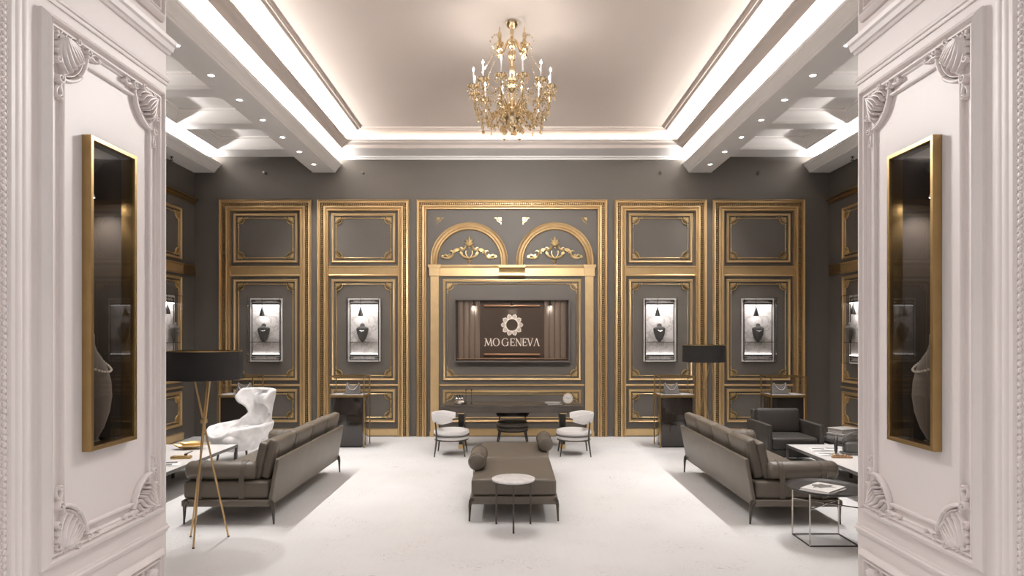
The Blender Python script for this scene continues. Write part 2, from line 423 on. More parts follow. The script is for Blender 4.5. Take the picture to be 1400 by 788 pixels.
# main ceiling: tray slab, its applied moulding, cornice, perimeter shelves
m = MB()
m.box(-3.32, 3.32, YF, 12.3, H(3.64), H(3.70))
m.box(-XW - .2, XW + .2, YF, D + .2, H(3.76), H(3.85))
m.build('ceiling', 'ceil', smooth=False); structure(bpy.data.objects['ceiling'])
def u_horizontal(mb, X0, Yb, Yf, prof):
    mb.strips([[(-X0 + d, Yf, H(h)), (-X0 + d, Yb - d, H(h)), (X0 - d, Yb - d, H(h)), (X0 - d, Yf, H(h))] for d, h in prof], caps=True)
m = MB(); u_horizontal(m, 2.737, 11.53, YF, [(0, 3.64), (0, 3.615), (.02, 3.60), (.045, 3.60), (.055, 3.615), (.075, 3.62), (.095, 3.612), (.11, 3.625), (.115, 3.64)])
structure(m.build('trim_1', 'ceil'))
m = MB(); u_horizontal(m, 3.08, 11.907, YF, [(0, 3.4), (.012, 3.412), (.02, 3.44), (.05, 3.465), (.07, 3.475), (.085, 3.50), (.10, 3.51), (.12, 3.515), (.125, 3.536), (.10, 3.545), (.0, 3.45), (-.02, 3.44)])
structure(m.build('trim_2', 'soffit'))
# shelf ceiling around the tray + the cavity board behind the cove
m = MB()
for sg in (-1, 1):
    a, b = sorted((sg * 3.08, sg * 3.60)); m.box(a, b, YF, D, H(3.40), H(3.44))
    a, b = sorted((sg * 3.32, sg * 3.38)); m.box(a, b, YF, 12.3, H(3.44), H(3.76))
m.box(-3.08, 3.08, 11.907, D, H(3.40), H(3.44)); m.box(-3.38, 3.38, 12.24, 12.3, H(3.44), H(3.76))
structure(m.build('ceiling_shelf', 'trim', smooth=False))
m = MB()   # slim crown where the shelf meets the back wall
m.strips([[(-3.4, D - d, H(h)), (3.4, D - d, H(h))] for d, h in [(0, 3.34), (.02, 3.345), (.03, 3.37), (.06, 3.38), (.07, 3.40)]], caps=True)
structure(m.build('trim_3', 'trim'))

# spotlight beams
crown = [(0.0, 3.10), (.012, 3.105), (.018, 3.125), (.03, 3.13), (.045, 3.16), (.075, 3.195), (.10, 3.215), (.105, 3.235), (.118, 3.24), (.124, 3.27), (.10, 3.275), (-.02, 3.20)]
for n_, sg in ((4, -1), (5, 1)):
    m = MB(); a, b = sorted((sg * 3.77, sg * 3.354)); m.box(a, b, YF, D, H(3.10), H(3.18)); a, b = sorted((sg * 3.77, sg * 3.42)); m.box(a, b, YF, D, H(3.18), H(3.62))
    m.strips([[(sg * (3.354 - d), YF, H(h)), (sg * (3.354 - d), D, H(h))] for d, h in crown], caps=True)
    structure(m.build('trim_%d' % n_, 'trim'))
# cornice boxes along the side walls
for n_, sg in ((6, -1), (7, 1)):
    m = MB(); a, b = sorted((sg * XW, sg * 5.64)); m.box(a, b, YF, D, H(3.10), H(3.17))
    m.strips([[(sg * (5.64 - d * 1.08), YF, H(h)), (sg * (5.64 - d * 1.08), D, H(h))] for d, h in crown], caps=True)
    structure(m.build('trim_%d' % n_, 'trim'))
# coffered side bays
cb = [(9.70 * K - 1.33 * K * i, 9.96 * K - 1.33 * K * i) for i in range(5)]     # cross beams
for nm, sg in (('ceiling_bay_left', -1), ('ceiling_bay_right', 1)):
    m = MB()
    xa, xb = 3.77, 5.36
    a, b = sorted((sg * xb, sg * XW)); m.box(a, b, YF, D, H(3.40), H(3.46))
    a, b = sorted((sg * xa, sg * (xb + .1))); m.box(a, b, YF, D, H(3.62), H(3.68))
    edges = [(11.05 * K, D)] + cb + [(YF, 3.4)]
    for y0, y1 in edges:
        a, b = sorted((sg * xa, sg * xb)); m.box(a, b, y0, y1, H(3.40), H(3.62))
    a, b = sorted((sg * xb, sg * (xb + .08))); m.box(a, b, YF, D, H(3.44), H(3.64))
    for i in range(len(edges) - 1):
        y1 = edges[i][0]; y0 = edges[i + 1][1]
        prof = [(-.02, 3.41), (.006, 3.405), (.006, 3.43), (.016, 3.44), (.02, 3.47), (.03, 3.53), (.055, 3.56), (.06, 3.585), (.085, 3.595), (.088, 3.62)]
        x0, x1 = sorted((sg * xa, sg * xb))
        m.strips([[(x0 + d, y0 + d, H(h)), (x1 - d, y0 + d, H(h)), (x1 - d, y1 - d, H(h)), (x0 + d, y1 - d, H(h))] for d, h in prof], closed=True)
    structure(m.build(nm, 'trim'))

# ------------------------------------------------------------------ lights of the room
def area(name, loc, size, power, rot, col=(1, .98, .965), spread=PI):
    l = bpy.data.lights.new(name, 'AREA'); l.shape = 'RECTANGLE'; l.size, l.size_y = size; l.energy = power; l.color = col; l.spread = spread
    o = bpy.data.objects.new(name, l); C.objects.link(o); o.location = loc; o.rotation_euler = rot
    return o
def spot(name, loc, power, ang=100, blend=0.8, rot=(0, 0, 0), size=0.03, col=(1, .975, .955)):
    l = bpy.data.lights.new(name, 'SPOT'); l.energy = power; l.spot_size = R(ang); l.spot_blend = blend; l.shadow_soft_size = size; l.color = col
    o = bpy.data.objects.new(name, l); C.objects.link(o); o.location = loc; o.rotation_euler = rot
    return o
LY = D - YF - 0.3; CY = (D + YF) / 2
EX = 2.6
for sg in (-1, 1):
    area('cove_light', (sg * 3.10, CY - .2, H(3.50)), (0.06, LY - .6), 135 * EX, (PI, -sg * R(48), 0))
    area('shelf_light', (sg * 3.335, CY, H(3.262)), (0.05, LY), 72 * EX, (PI, -sg * R(10), 0))
    area('bay_light', (sg * 5.66, CY, H(3.262)), (0.06, LY), 90 * EX, (PI, -sg * R(0), 0))
area('cove_light', (0, 12.03, H(3.50)), (6.0, 0.06), 85 * EX, (PI - R(48), 0, 0))
dl = thing('downlight', '', 'downlight', (0, 0, H(3.10)))
MB().lathe([(.036, .0), (.052, .0), (.052, -.008), (.036, -.006), (.036, 0)], n=20).build('bezel', 'trim', dl)
MB().lathe([(0.0001, -.002), (.034, -.002), (.034, -.001), (.0001, -.001)], n=16).build('lens', 'lens', dl)
ordn = ['seventh', 'sixth', 'fifth', 'fourth', 'third', 'second', 'first']
first = True
for nm, sg in (('left', -1), ('right', 1)):
    for i in range(7):
        y = (6.455 + 0.7466 * i) * K
        o = dl if first else copy_tree(dl); first = False
        o.location = (sg * 3.57, y, H(3.10))
        tag(o, 'lit round downlight in the %s ceiling beam, %s from the back wall' % (nm, ordn[i]), 'downlight', 'downlights in the %s ceiling beam' % nm)
        spot('downlight_lamp', (sg * 3.57, y, H(3.085)), 62 * EX, 95, 1.0)

# ------------------------------------------------------------------ gilded wall panelling
outer_prof = [(0, 0), (0, .045), (.012, .06), (.024, .055), (.03, .035), (.05, .04), (.06, .045), (.066, .010), (.114, .010), (.12, .05), (.145, .055), (.16, .05), (.168, .035), (.175, .04), (.19, .065), (.21, .065), (.218, .045), (.222, 0)]
pan_prof = [(0, 0), (0, .022), (.008, .034), (.018, .036), (.026, .026), (.036, .022), (.044, .026), (.05, .014), (.05, 0)]
thin_prof = [(0, 0), (.002, .012), (.009, .018), (.016, .012), (.018, 0)]
def bead_row(mb, x0, x1, z0, z1, off=.09):
    """egg-and-dart blocks in the channel of an upside-down U frame"""
    def tooth(x, z, vert):
        a, b = (.021, .0105) if vert else (.0105, .021)
        mb.add([(x - a, -.010, z - b), (x + a, -.010, z - b), (x + a, -.010, z + b), (x - a, -.010, z + b), (x - a * .6, -.05, z - b * .6), (x + a * .6, -.05, z - b * .6), (x + a * .6, -.05, z + b * .6), (x - a * .6, -.05, z + b * .6)],
               [(4, 5, 6, 7), (0, 1, 5, 4), (1, 2, 6, 5), (2, 3, 7, 6), (3, 0, 4, 7)])
    p = .036
    n = int((z1 - off - z0) / p)
    for i in range(n):
        z = z0 + .02 + i * p; tooth(x0 + off, z, True); tooth(x1 - off, z, True)
    n = int((x1 - x0 - 2 * off) / p)
    for i in range(n):
        tooth(x0 + off + (x1 - x0 - 2 * off) * (i + .5) / n, z1 - off, False)
ZT = WZ(273.5)
gold_orn = corner_ornament(.17, n=6, q=6).build('corner_ornament', 'gold2')
gold_orn_s = corner_ornament(.115, n=6, q=6).build('corner_ornament', 'gold2')
def raised_panel(root, x0, x1, z0, z1, inset=.085, orn=True, top_only=False):
    mb = MB(); rect_ring(mb, x0, x1, z0, z1, pan_prof); mb.build('panel_moulding', 'gold', root)
    mb = MB(); rect_ring(mb, x0 + inset, x1 - inset, z0 + inset, z1 - inset, thin_prof); mb.build('inner_moulding', 'gold', root)
    if orn:
        e = inset + .01
        for cx, x in ((1, x0 + e), (-1, x1 - e)):
            for cz, z in ((1, z1 - e), (-1, z0 + e)):
                if not (top_only and cz < 0): place_orn(gold_orn, root, x, z, cx, cz, -.004)
rail_prof = [(0, 0), (0, .03), (.02, .045), (.035, .03), (.16, .03), (.17, .045), (.194, .045), (.194, 0)]
thinrail = [(0, 0), (0, .02), (.01, .028), (.026, .028), (.036, .018), (.036, 0)]
base_prof = [(0, 0), (0, .035), (.09, .035), (.105, .045), (.125, .045), (.135, 0)]
def side_bay(root, frame=True):
    hw = .873
    if frame:
        mb = MB(); u_ring(mb, -hw, hw, 0, ZT, outer_prof); mb.build('outer_frame', 'gold', root, ang=25)
        mb = MB(); u_ring(mb, -hw + .066, hw - .066, 0, ZT - .066, [(0, .012), (.048, .012)]); g_ = mb.build('bead_channel', 'beadshade', root, smooth=False); mb = MB(); bead_row(mb, -hw, hw, 0, ZT); mb.build('beading', 'gold', g_, smooth=False)  # channel strip coloured dark as painted shade behind the beading
    raised_panel(root, -.607, .607, 3.291, 4.228)
    mb = MB(); hrail(mb, -.652, .652, 3.036, rail_prof); mb.build('broad_rail', 'gold', root)
    raised_panel(root, -.607, .607, 1.062, 2.981)
    mb = MB(); hrail(mb, -.652, .652, .956, thinrail); mb.build('narrow_rail', 'gold', root)
    raised_panel(root, -.607, .607, .272, .902)
    mb = MB(); hrail(mb, -.652, .652, .02, base_prof); mb.build('plinth_rail', 'gold', root)
P2X, P1X = WX(497.2), WX(363.5)
t = thing('gilded_panelling', 'gilded wall panelling just left of the logo arch panel', 'panelling', (P2X, D, 0), 0, 'gilded panelling on the back wall')
side_bay(t); PAN = t
dup(t, (P1X, D, 0), label='gilded wall panelling at the far left end of the back wall')
dup(t, (-P2X, D, 0), label='gilded wall panelling just right of the logo arch panel')
dup(t, (-P1X, D, 0), label='gilded wall panelling at the far right end of the back wall')
t = thing('gilded_panelling', 'gilded panelling on the dark left side wall', 'panelling', (-XW, 11.353, 0), R(90))
side_bay(t, False)
mb = MB(); hrail(mb, -1.0, 1.1, 4.40, [(0, 0), (0, .02), (.02, .03), (.03, .05), (.06, .06), (.07, .09), (.09, .09), (.09, 0)]); mb.build('top_rail', 'brass', t)
for q0, q1 in ((.652, 1.1), (-1.0, -.652)): mb = MB(); hrail(mb, q0, q1, 3.036, rail_prof); mb.build('rail_return', 'brass', t)
dup(t, (XW, 11.353, 0), R(-90), 'gilded panelling on the dark right side wall', sx=-1)

# central panelling with the twin arches
ct = thing('gilded_panelling', 'wide central gilded panelling with two arches around the logo sign', 'panelling', (0, D, 0))
mb = MB(); sc = .19 / .222
u_ring(mb, -1.803, 1.803, 0, ZT, [(d * sc, w_) for d, w_ in outer_prof]); mb.build('outer_frame', 'gold', ct, ang=25)
mb = MB(); u_ring(mb, -1.803 + .0565, 1.803 - .0565, 0, ZT - .0565, [(0, .012), (.041, .012)]); g_ = mb.build('bead_channel', 'beadshade', ct, smooth=False); mb = MB(); bead_row(mb, -1.803, 1.803, 0, ZT, .077); mb.build('beading', 'gold', g_, smooth=False)  # same dark strip, shade of the bead gaps put into its colour
arch_prof = [(0, 0), (0, .05), (.015, .062), (.035, .055), (.045, .04), (.07, .05), (.085, .055), (.10, .04), (.115, .045), (.13, .05), (.14, .03), (.146, 0)]
ZA = WZ(363.5)
for sg in (-1, 1):
    mb = MB(); arch_ring(mb, sg * .811, ZA, ZA + .085, .733, arch_prof); mb.build('arch_moulding', 'gold', ct)
    # lunette carving: palmette, garlands, tassel
    mb = MB(); q = 1 / 598.7
    def pt(x, y): return ((x - 472) * q, (400 - y) * q)
    for an, ln in ((90, 110), (62, 85), (118, 85), (35, 62), (145, 62)):
        a = R(an); p0 = pt(472, 385)
        mb.leaf(bez(p0, (p0[0] + .3 * ln * q * math.cos(a), p0[1] + .4 * ln * q), (p0[0] + .8 * ln * q * math.cos(a), p0[1] + .8 * ln * q * math.sin(a)), (p0[0] + ln * q * math.cos(a), p0[1] + ln * q * math.sin(a)), 7), taper(7, .028, .3), .03, 8)
    for mx in (-1, 1):
        fx = lambda L_: [((x if mx < 0 else -x), z) for x, z in L_]
        mb.leaf(fx(bez(pt(440, 380), pt(420, 440), pt(390, 440), pt(340, 430))), taper(9, .022, .2, .35), .035, 8)
        mb.leaf(fx(bez(pt(360, 425), pt(300, 425), pt(300, 470), pt(275, 500))), taper(9, .030, .2, .3), .04, 8)
        mb.leaf(fx(bez(pt(290, 480), pt(270, 540), pt(210, 525), pt(155, 510))), taper(9, .026, .2, .3), .035, 8)
        mb.leaf(fx(spiral(*pt(335, 440), .035, .008, R(0), R(420))), .013, .045, 6)
        mb.leaf(fx(spiral(*pt(250, 505), .034, .008, R(60), R(480))), .013, .045, 6)
        mb.leaf(fx(spiral(*pt(175, 510), .026, .006, R(60), R(480))), .011, .04, 6)
        for (x_, y_) in ((400, 420), (320, 470), (290, 455), (225, 500), (205, 530)):
            mb.leaf(fx(bez(pt(x_, y_), pt(x_ - 14, y_ - 18), pt(x_ - 30, y_ - 18), pt(x_ - 38, y_ - 2), 6)), taper(6, .016, .3), .03, 6)
        mb.leaf(fx(bez(pt(372, 455), pt(395, 530), pt(440, 505), pt(472, 535))), taper(9, .024, .2, .35), .035, 8)
        mb.leaf(fx(spiral(*pt(385, 470), .03, .007, R(90), R(480))), .012, .04, 6)
        mb.leaf(fx(bez(pt(438, 440), pt(425, 480), pt(450, 510), pt(470, 520))), .009, .02, 6)
    mb.add([(pt(440, 545)[0], -.01, pt(440, 545)[1]), (pt(505, 545)[0], -.01, pt(505, 545)[1]), (0, -.01, pt(472, 595)[1]), (0, -.05, pt(472, 555)[1])], [(0, 1, 3), (1, 2, 3), (2, 0, 3), (0, 2, 1)])
    mb.ell((pt(472, 410)[0], -.03, pt(472, 410)[1]), (.02, .02, .02), 8, 5)
    o = mb.build('lunette_ornament', 'gold2', ct); o.location = (sg * .811, 0, WZ(290 + 400 / 8.296))
    for cx in (1, -1):
        place_orn(gold_orn_s, ct, sg * .811 - cx * .60, WZ(298.5), cx, 1, -.002)
z0 = WZ(378)
mb = MB(); hrail(mb, -1.365, 1.365, z0, [(0, 0), (0, .05), (.15, .05), (.165, .065), (.185, .075), (.21, .075), (.21, 0)]); mb.build('entablature', 'gold', ct)
mb = MB(); hrail(mb, -.25, .25, WZ(379.5), [(0, 0), (.0, .09), (.02, .12), (.03, .10), (.10, .085), (.16, .11), (.175, .14), (.215, .14), (.215, 0)]); mb.build('keystone_bracket', 'brass', ct)
for sg in (-1, 1):
    mb = MB(); mb.box(sg * 1.46 - .078, sg * 1.46 + .078, -.05, 0, 0, z0); mb.box(sg * 1.46 - .05, sg * 1.46 + .05, -.056, -.05, .12, z0 - .05); mb.box(sg * 1.46 - .09, sg * 1.46 + .09, -.06, 0, 0, .1); mb.build('pilaster', 'gold', ct, smooth=False)
    mb = MB(); x0, x1 = sg * 1.46 - .10, sg * 1.46 + .10
    mb.box(x0, x1, -.075, 0, z0, z0 + .17); mb.box(x0 - .02, x1 + .02, -.10, 0, z0 + .17, z0 + .215); mb.box(x0 - .008, x1 + .008, -.083, 0, z0 + .15, z0 + .17); mb.build('capital', 'gold', ct, smooth=False)
raised_panel(ct, -1.31, 1.31, WZ(520.4), WZ(382), .085)
mb = MB(); hrail(mb, -1.37, 1.37, WZ(528), thinrail); mb.build('narrow_rail', 'gold', ct)
raised_panel(ct, -1.31, 1.31, .272, WZ(533), .075)
mb = MB(); hrail(mb, -1.37, 1.37, .02, base_prof); mb.build('plinth_rail', 'gold', ct)
for o in (gold_orn, gold_orn_s): bpy.data.objects.remove(o)

# ------------------------------------------------------------------ logo sign
sg_ = thing('logo_sign', 'brown glazed sign box with white MO GENEVA lettering and ring emblem', 'sign', (0, D - .002, WZ(452)))
hw, hh = 1.09, .597
mb = MB(); rect_ring(mb, -hw, hw, -hh, hh, [(0, 0), (0, .13), (.03, .13), (.035, .03)]); mb.build('box_frame', 'niche', sg_, smooth=False)
MB().box(-hw + .02, hw - .02, -.03, -.005, -hh + .02, hh - .02).build('back_board', 'signback', sg_, smooth=False)
mb = MB()
for s2 in (-1, 1):
    for k in range(4):
        x0 = s2 * (.655 + .105 * k); mb.lathe([(.05, -hh + .035), (.05, hh - .035)], c=(x0, -.035, 0), n=10, sy=.45)
mb.build('side_drapes', 'signside', sg_)
for nm, z_, x_ in (('upper_bar', WZ(418.5) - WZ(452), .53), ('lower_bar', WZ(484.8) - WZ(452), .53)):
    MB().rbox((0, -.055, z_), (x_, .02, .018), .008).build(nm, 'copper', sg_)
MB().rbox((0, -.085, -hh + .065), (hw - .05, .012, .008), .004).build('floor_rail', 'copper', sg_)
for x_ in (-.72, 0, .72):
    mb = MB(); mb.tube([(x_, -.08, hh - .03), (x_, -.08, hh - .06)], .006, 6); mb.lathe([(.012, 0), (.02, -.03), (.04, -.075), (.036, -.075), (.0001, -.05)], c=(x_, -.08, hh - .06), n=12)
    p = mb.build('cone_spotlight', 'legs', sg_)
    MB().lathe([(.0001, -.07), (.033, -.072), (.033, -.068), (.0001, -.066)], c=(x_, -.08, hh - .06), n=10).build('lens', 'lens', p)
    spot('sign_lamp', (x_, D - .082, WZ(452) + hh - .145), 2.2, 120, 1.0, size=.02)
# lettering
def stroke(mb, p, q, w0, w1=None, y0=-.055, y1=-.03):
    w1 = w0 if w1 is None else w1
    d = Vector((q[0] - p[0], q[1] - p[1])).normalized(); s_ = Vector((-d.y, d.x))
    mb.poly([(p[0] + s_.x * w0 / 2, p[1] + s_.y * w0 / 2), (p[0] - s_.x * w0 / 2, p[1] - s_.y * w0 / 2), (q[0] - s_.x * w1 / 2, q[1] - s_.y * w1 / 2), (q[0] + s_.x * w1 / 2, q[1] + s_.y * w1 / 2)], y0, y1)
def oval(mb, cx, cz, rx, rz, a0, a1, tk, tn, n=28):
    po, pi = [], []
    for i in range(n + 1):
        a = a0 + (a1 - a0) * i / n; th = tn + (tk - tn) * abs(math.cos(a))
        po.append((cx + rx * math.cos(a), cz + rz * math.sin(a))); pi.append((cx + (rx - th) * math.cos(a), cz + (rz - th * .8) * math.sin(a)))
    for i in range(n):
        mb.poly([po[i], po[i + 1], pi[i + 1], pi[i]], -.055, -.03)
mb = MB(); T, t_ = .125, .06   # in letter heights
def serif(x, z, w=.2): stroke(mb, (x - w / 2, z), (x + w / 2, z), .05)
mb.M = Matrix.Translation((0, 0, WZ(473.2) - WZ(452))) @ Matrix.Diagonal((.1425, 1, .1425, 1))
o_ = -3.69
def X_(v): return o_ + (v - 255) / 120.0
# M
stroke(mb, (X_(270), 0), (X_(287), 1), t_); stroke(mb, (X_(280), 1), (X_(325), .08), T); stroke(mb, (X_(325), .08), (X_(366), 1), t_); stroke(mb, (X_(358), 1), (X_(374), 0), T)
serif(X_(268), .02); serif(X_(374), .02, .26); serif(X_(272), .98, .16)
# O
oval(mb, X_(447), .5, .46, .53, 0, 2 * PI, .14, .06)
# G
oval(mb, X_(590), .5, .48, .53, R(48), R(325), .14, .06); stroke(mb, (X_(630), .05), (X_(630), .5), T); serif(X_(630), .5, .26); stroke(mb, (X_(624), .78), (X_(624), .95), .05)
def letE(x0, x1):
    stroke(mb, (X_(x0), 0), (X_(x0), 1), T)
    for z, xx in ((.97, x1), (.5, x1 - 18), (.03, x1)): stroke(mb, (X_(x0 - 9), z), (X_(xx), z), .06)
    stroke(mb, (X_(x1), .8), (X_(x1), 1), .05); stroke(mb, (X_(x1), 0), (X_(x1), .22), .05); stroke(mb, (X_(x1 - 18), .4), (X_(x1 - 18), .6), .05)
letE(682, 738)
# N
stroke(mb, (X_(768), 0), (X_(768), 1), t_); stroke(mb, (X_(764), 1), (X_(838), 0), T); stroke(mb, (X_(840), 0), (X_(840), 1), t_); serif(X_(768), .02); serif(X_(840), .98); serif(X_(760), .98, .16)
letE(876, 932)
# V and A without its bar
stroke(mb, (X_(950), 1), (X_(988), 0), T); stroke(mb, (X_(1024), 1), (X_(988), 0), t_); serif(X_(950), .98, .22); serif(X_(1024), .98)
stroke(mb, (X_(1050), 0), (X_(1088), 1), t_); stroke(mb, (X_(1088), 1), (X_(1124), 0), T); serif(X_(1050), .02); serif(X_(1126), .02, .24)
mb.build('lettering', 'letter', sg_, smooth=False)
mb = MB(); zc = WZ(444.6) - WZ(452)
mb.tube([(.118 * math.cos(2 * PI * i / 40), -.045, zc + .118 * math.sin(2 * PI * i / 40)) for i in range(40)], .009, 6, closed=True)
for k in range(10):
    a = 2 * PI * k / 10; cx, cz = .158 * math.cos(a), zc + .158 * math.sin(a)
    mb.tube([(cx + .037 * math.cos(2 * PI * i / 14), -.045, cz + .037 * math.sin(2 * PI * i / 14)) for i in range(14)], .009, 6, closed=True)
    mb.tube([(cx + .016 * math.cos(2 * PI * i / 8), -.045, cz + .016 * math.sin(2 * PI * i / 8)) for i in range(8)], .007, 5, closed=True)
    a += PI / 10; mb.ell((.135 * math.cos(a), -.045, zc + .135 * math.sin(a)), (.012, .008, .012), 8, 5)
    mb.ell((.205 * math.cos(a - PI / 10), -.045, zc + .205 * math.sin(a - PI / 10)), (.009, .008, .009), 8, 5)
mb.build('ring_emblem', 'letter', sg_)
MB().box(-hw + .03, hw - .03, -.126, -.122, -hh + .03, hh - .03).build('glass_front', 'darkglass', sg_, smooth=False)

# ------------------------------------------------------------------ glazed wall showcases
def bust_mesh(w_=.12, d_=.07, h=.35):
    """necklace bust: shoulders tapering to a point below, neck above"""
    mb = MB()
    prof = [(.12, 0), (.20, .02), (.30, .06), (.50, .14), (.66, .24), (.86, .42), (.97, .58), (1.0, .69), (.95, .745), (.80, .785), (.58, .81), (.44, .84), (.38, .89), (.33, .95), (.20, .985), (.001, 1.0)]
    mb.lathe([(r * w_, z * h) for r, z in prof], n=20, sy=d_ / w_)
    return mb
def necklace_mesh(w_, d_, zt, zb, r=.004, n=34, pearls=False, tilt=1.0):
    """loop lying around a neck: high behind, low in front (-Y)"""
    pts = []
    for i in range(n):
        a = 2 * PI * i / n
        f = (1 - math.sin(a)) / 2          # 1 at front
        pts.append((w_ * math.cos(a) * (.75 + .25 * f), d_ * math.sin(a) * (1 if a < PI else tilt), zt + (zb - zt) * f ** 1.3))
    mb = MB()
    if pearls:
        for p in pts: mb.ell(p, (r, r, r), 8, 6)
    else: mb.tube(pts, r, 6, closed=True)
    return mb
zc0 = 1.42
def make_case(label):
    c = thing('glass_showcase', label, 'display case', (0, 0, zc0), 0, 'glazed wall showcases')
    hw_ = .303; dp = .18
    mb = MB(); mb.box(-hw_, hw_, -.03, 0, 0, 1.197); mb.build('marble_back', 'casemarble', c, smooth=False)
    mb = MB(); rect_ring(mb, -hw_, hw_, 0, 1.197, [(0, .0), (0, .036), (.022, .036), (.024, .03)]); mb.build('pale_border', 'trim', c, smooth=False)
    mb = MB(); rect_ring(mb, -hw_ + .03, hw_ - .03, .03, 1.167, [(0, .03), (0, .042), (.012, .042), (.012, .03)]); mb.build('dark_inlay', 'legs', c, smooth=False)
    MB().box(-.25, .25, -.06, -.03, 1.075, 1.10).build('upper_bar', 'black', c, smooth=False)
    MB().box(-.25, .25, -.06, -.03, .11, .135).build('lower_bar', 'black', c, smooth=False)
    MB().box(-.25, .25, -.058, -.03, 1.050, 1.074).build('upper_light_strip', 'led', c, smooth=False)
    MB().box(-.25, .25, -.058, -.03, .136, .155).build('lower_light_strip', 'led', c, smooth=False)
    MB().box(-.25, .25, -.165, -.03, .365, .375).build('glass_shelf', 'glassedge', c, smooth=False)
    mb = MB(); mb.box(-hw_, hw_, -dp, -dp + .006, 0, 1.197); mb.box(-hw_, -hw_ + .006, -dp + .006, -.036, 0, 1.197); mb.box(hw_ - .006, hw_, -dp + .006, -.036, 0, 1.197); mb.box(-hw_, hw_, -dp + .006, -.036, 1.191, 1.197); mb.box(-hw_, hw_, -dp + .006, -.036, 0, .006)
    mb.build('glass_box', 'glass', c, smooth=False)
    mb = MB()
    for x in (-hw_ + .003, hw_ - .003):
        for z in (.003, 1.194): mb.bar((x, -.036, z), (x, -dp, z), .007)
        mb.bar((x, -dp + .003, 0), (x, -dp + .003, 1.197), .007)
    for z in (.003, 1.194): mb.bar((-hw_, -dp + .003, z), (hw_, -dp + .003, z), .007)
    mb.build('glass_edges', 'glassedge', c, smooth=False)
    mb = MB()
    for x in (-hw_ + .02, hw_ - .1):
        for z in (.07, 1.135): mb.box(x, x + .08, -.05, -.034, z, z + .012)
    mb.build('clips', 'legs', c, smooth=False)
    mb = MB(); mb.tube([(-.055, -.10, 1.05), (-.055, -.10, 1.19)], .004, 6); mb.lathe([(.008, .20), (.012, .16), (.05, .0), (.046, 0), (.001, .03)], c=(-.055, -.10, .86), n=14)
    p = mb.build('cone_pendant', 'black', c)
    MB().lathe([(.0001, .866), (.036, .864), (.036, .868), (.0001, .87)], c=(-.055, -.10, 0), n=10).build('lens', 'lens', p)
    return c
def make_bust(label):
    t = thing('necklace_bust', label, 'bust', group='black busts in the wall showcases'); bust_mesh(.115, .055, .35).build('bust_form', 'bust', t)
    MB().lathe([(.0001, 0), (.022, 0), (.022, .006), (.0001, .006)], n=14).build('foot', 'bust', t)
    return t
def make_neck(label):
    t = thing('necklace', label, 'necklace', group='necklaces in the wall showcases')
    necklace_mesh(.066, .040, .305, .20, .0052, tilt=1.55).build('chain', 'silver', t); MB().ell((0, -.064, .193), (.011, .008, .013), 8, 6).build('pendant', 'silver', t)
    return t
where = [(P1X, 'far left end of the back wall'), (P2X, 'left of the logo sign'), (-P2X, 'right of the logo sign'), (-P1X, 'far right end of the back wall')]
c0 = b0 = n0 = None
for i, (x, wh) in enumerate(where):
    lab = ['lit glass wall showcase at the %s', 'black bust in the wall showcase at the %s', 'silver necklace in the wall showcase at the %s']
    if 'sign' in wh: lab = [l.replace('at the %s', 'just %s') for l in lab]
    if c0 is None: c, b, n = c0, b0, n0 = make_case(''), make_bust(''), make_neck('')
    else: c, b, n = copy_tree(c0), copy_tree(b0), copy_tree(n0)
    dx = .02 if x < 0 else -.02
    c.location = (x + dx, D - .001, zc0); b.location = (x + dx + (-.02), D - .10, zc0 + .375); n.location = (x + dx - .02, D - .10, zc0 + .375)
    for o, l in zip((c, b, n), lab): o['label'] = l % wh
for sg, nm in ((-1, 'left'), (1, 'right')):
    c, b, n = copy_tree(c0), copy_tree(b0), copy_tree(n0); rz = R(90) if sg < 0 else R(-90)
    c.location = (sg * (XW - .001), 11.37, zc0); b.location = (sg * (XW - .10), 11.37 + .19, zc0 + .375); n.location = b.location
    for o in (c, b, n): o.rotation_euler = (0, 0, rz)
    c['label'] = 'lit glass wall showcase on the dark %s side wall' % nm
    b['label'] = 'black necklace bust in the showcase on the %s side wall' % nm
    n['label'] = 'silver necklace on the bust in the %s side wall showcase' % nm
for x in (P1X + .02, P2X + .02, -P2X - .02, -P1X - .02):
    area('case_lamp', (x, D - .135, zc0 + 1.04), (.45, .05), 1.6, (R(12), 0, 0), (1, .96, .94))
for sg in (-1, 1):
    area('case_lamp', (sg * (XW - .115), 11.37, zc0 + 1.04), (.06, .45), 1.6, (0, -sg * R(25), 0), (1, .96, .94))

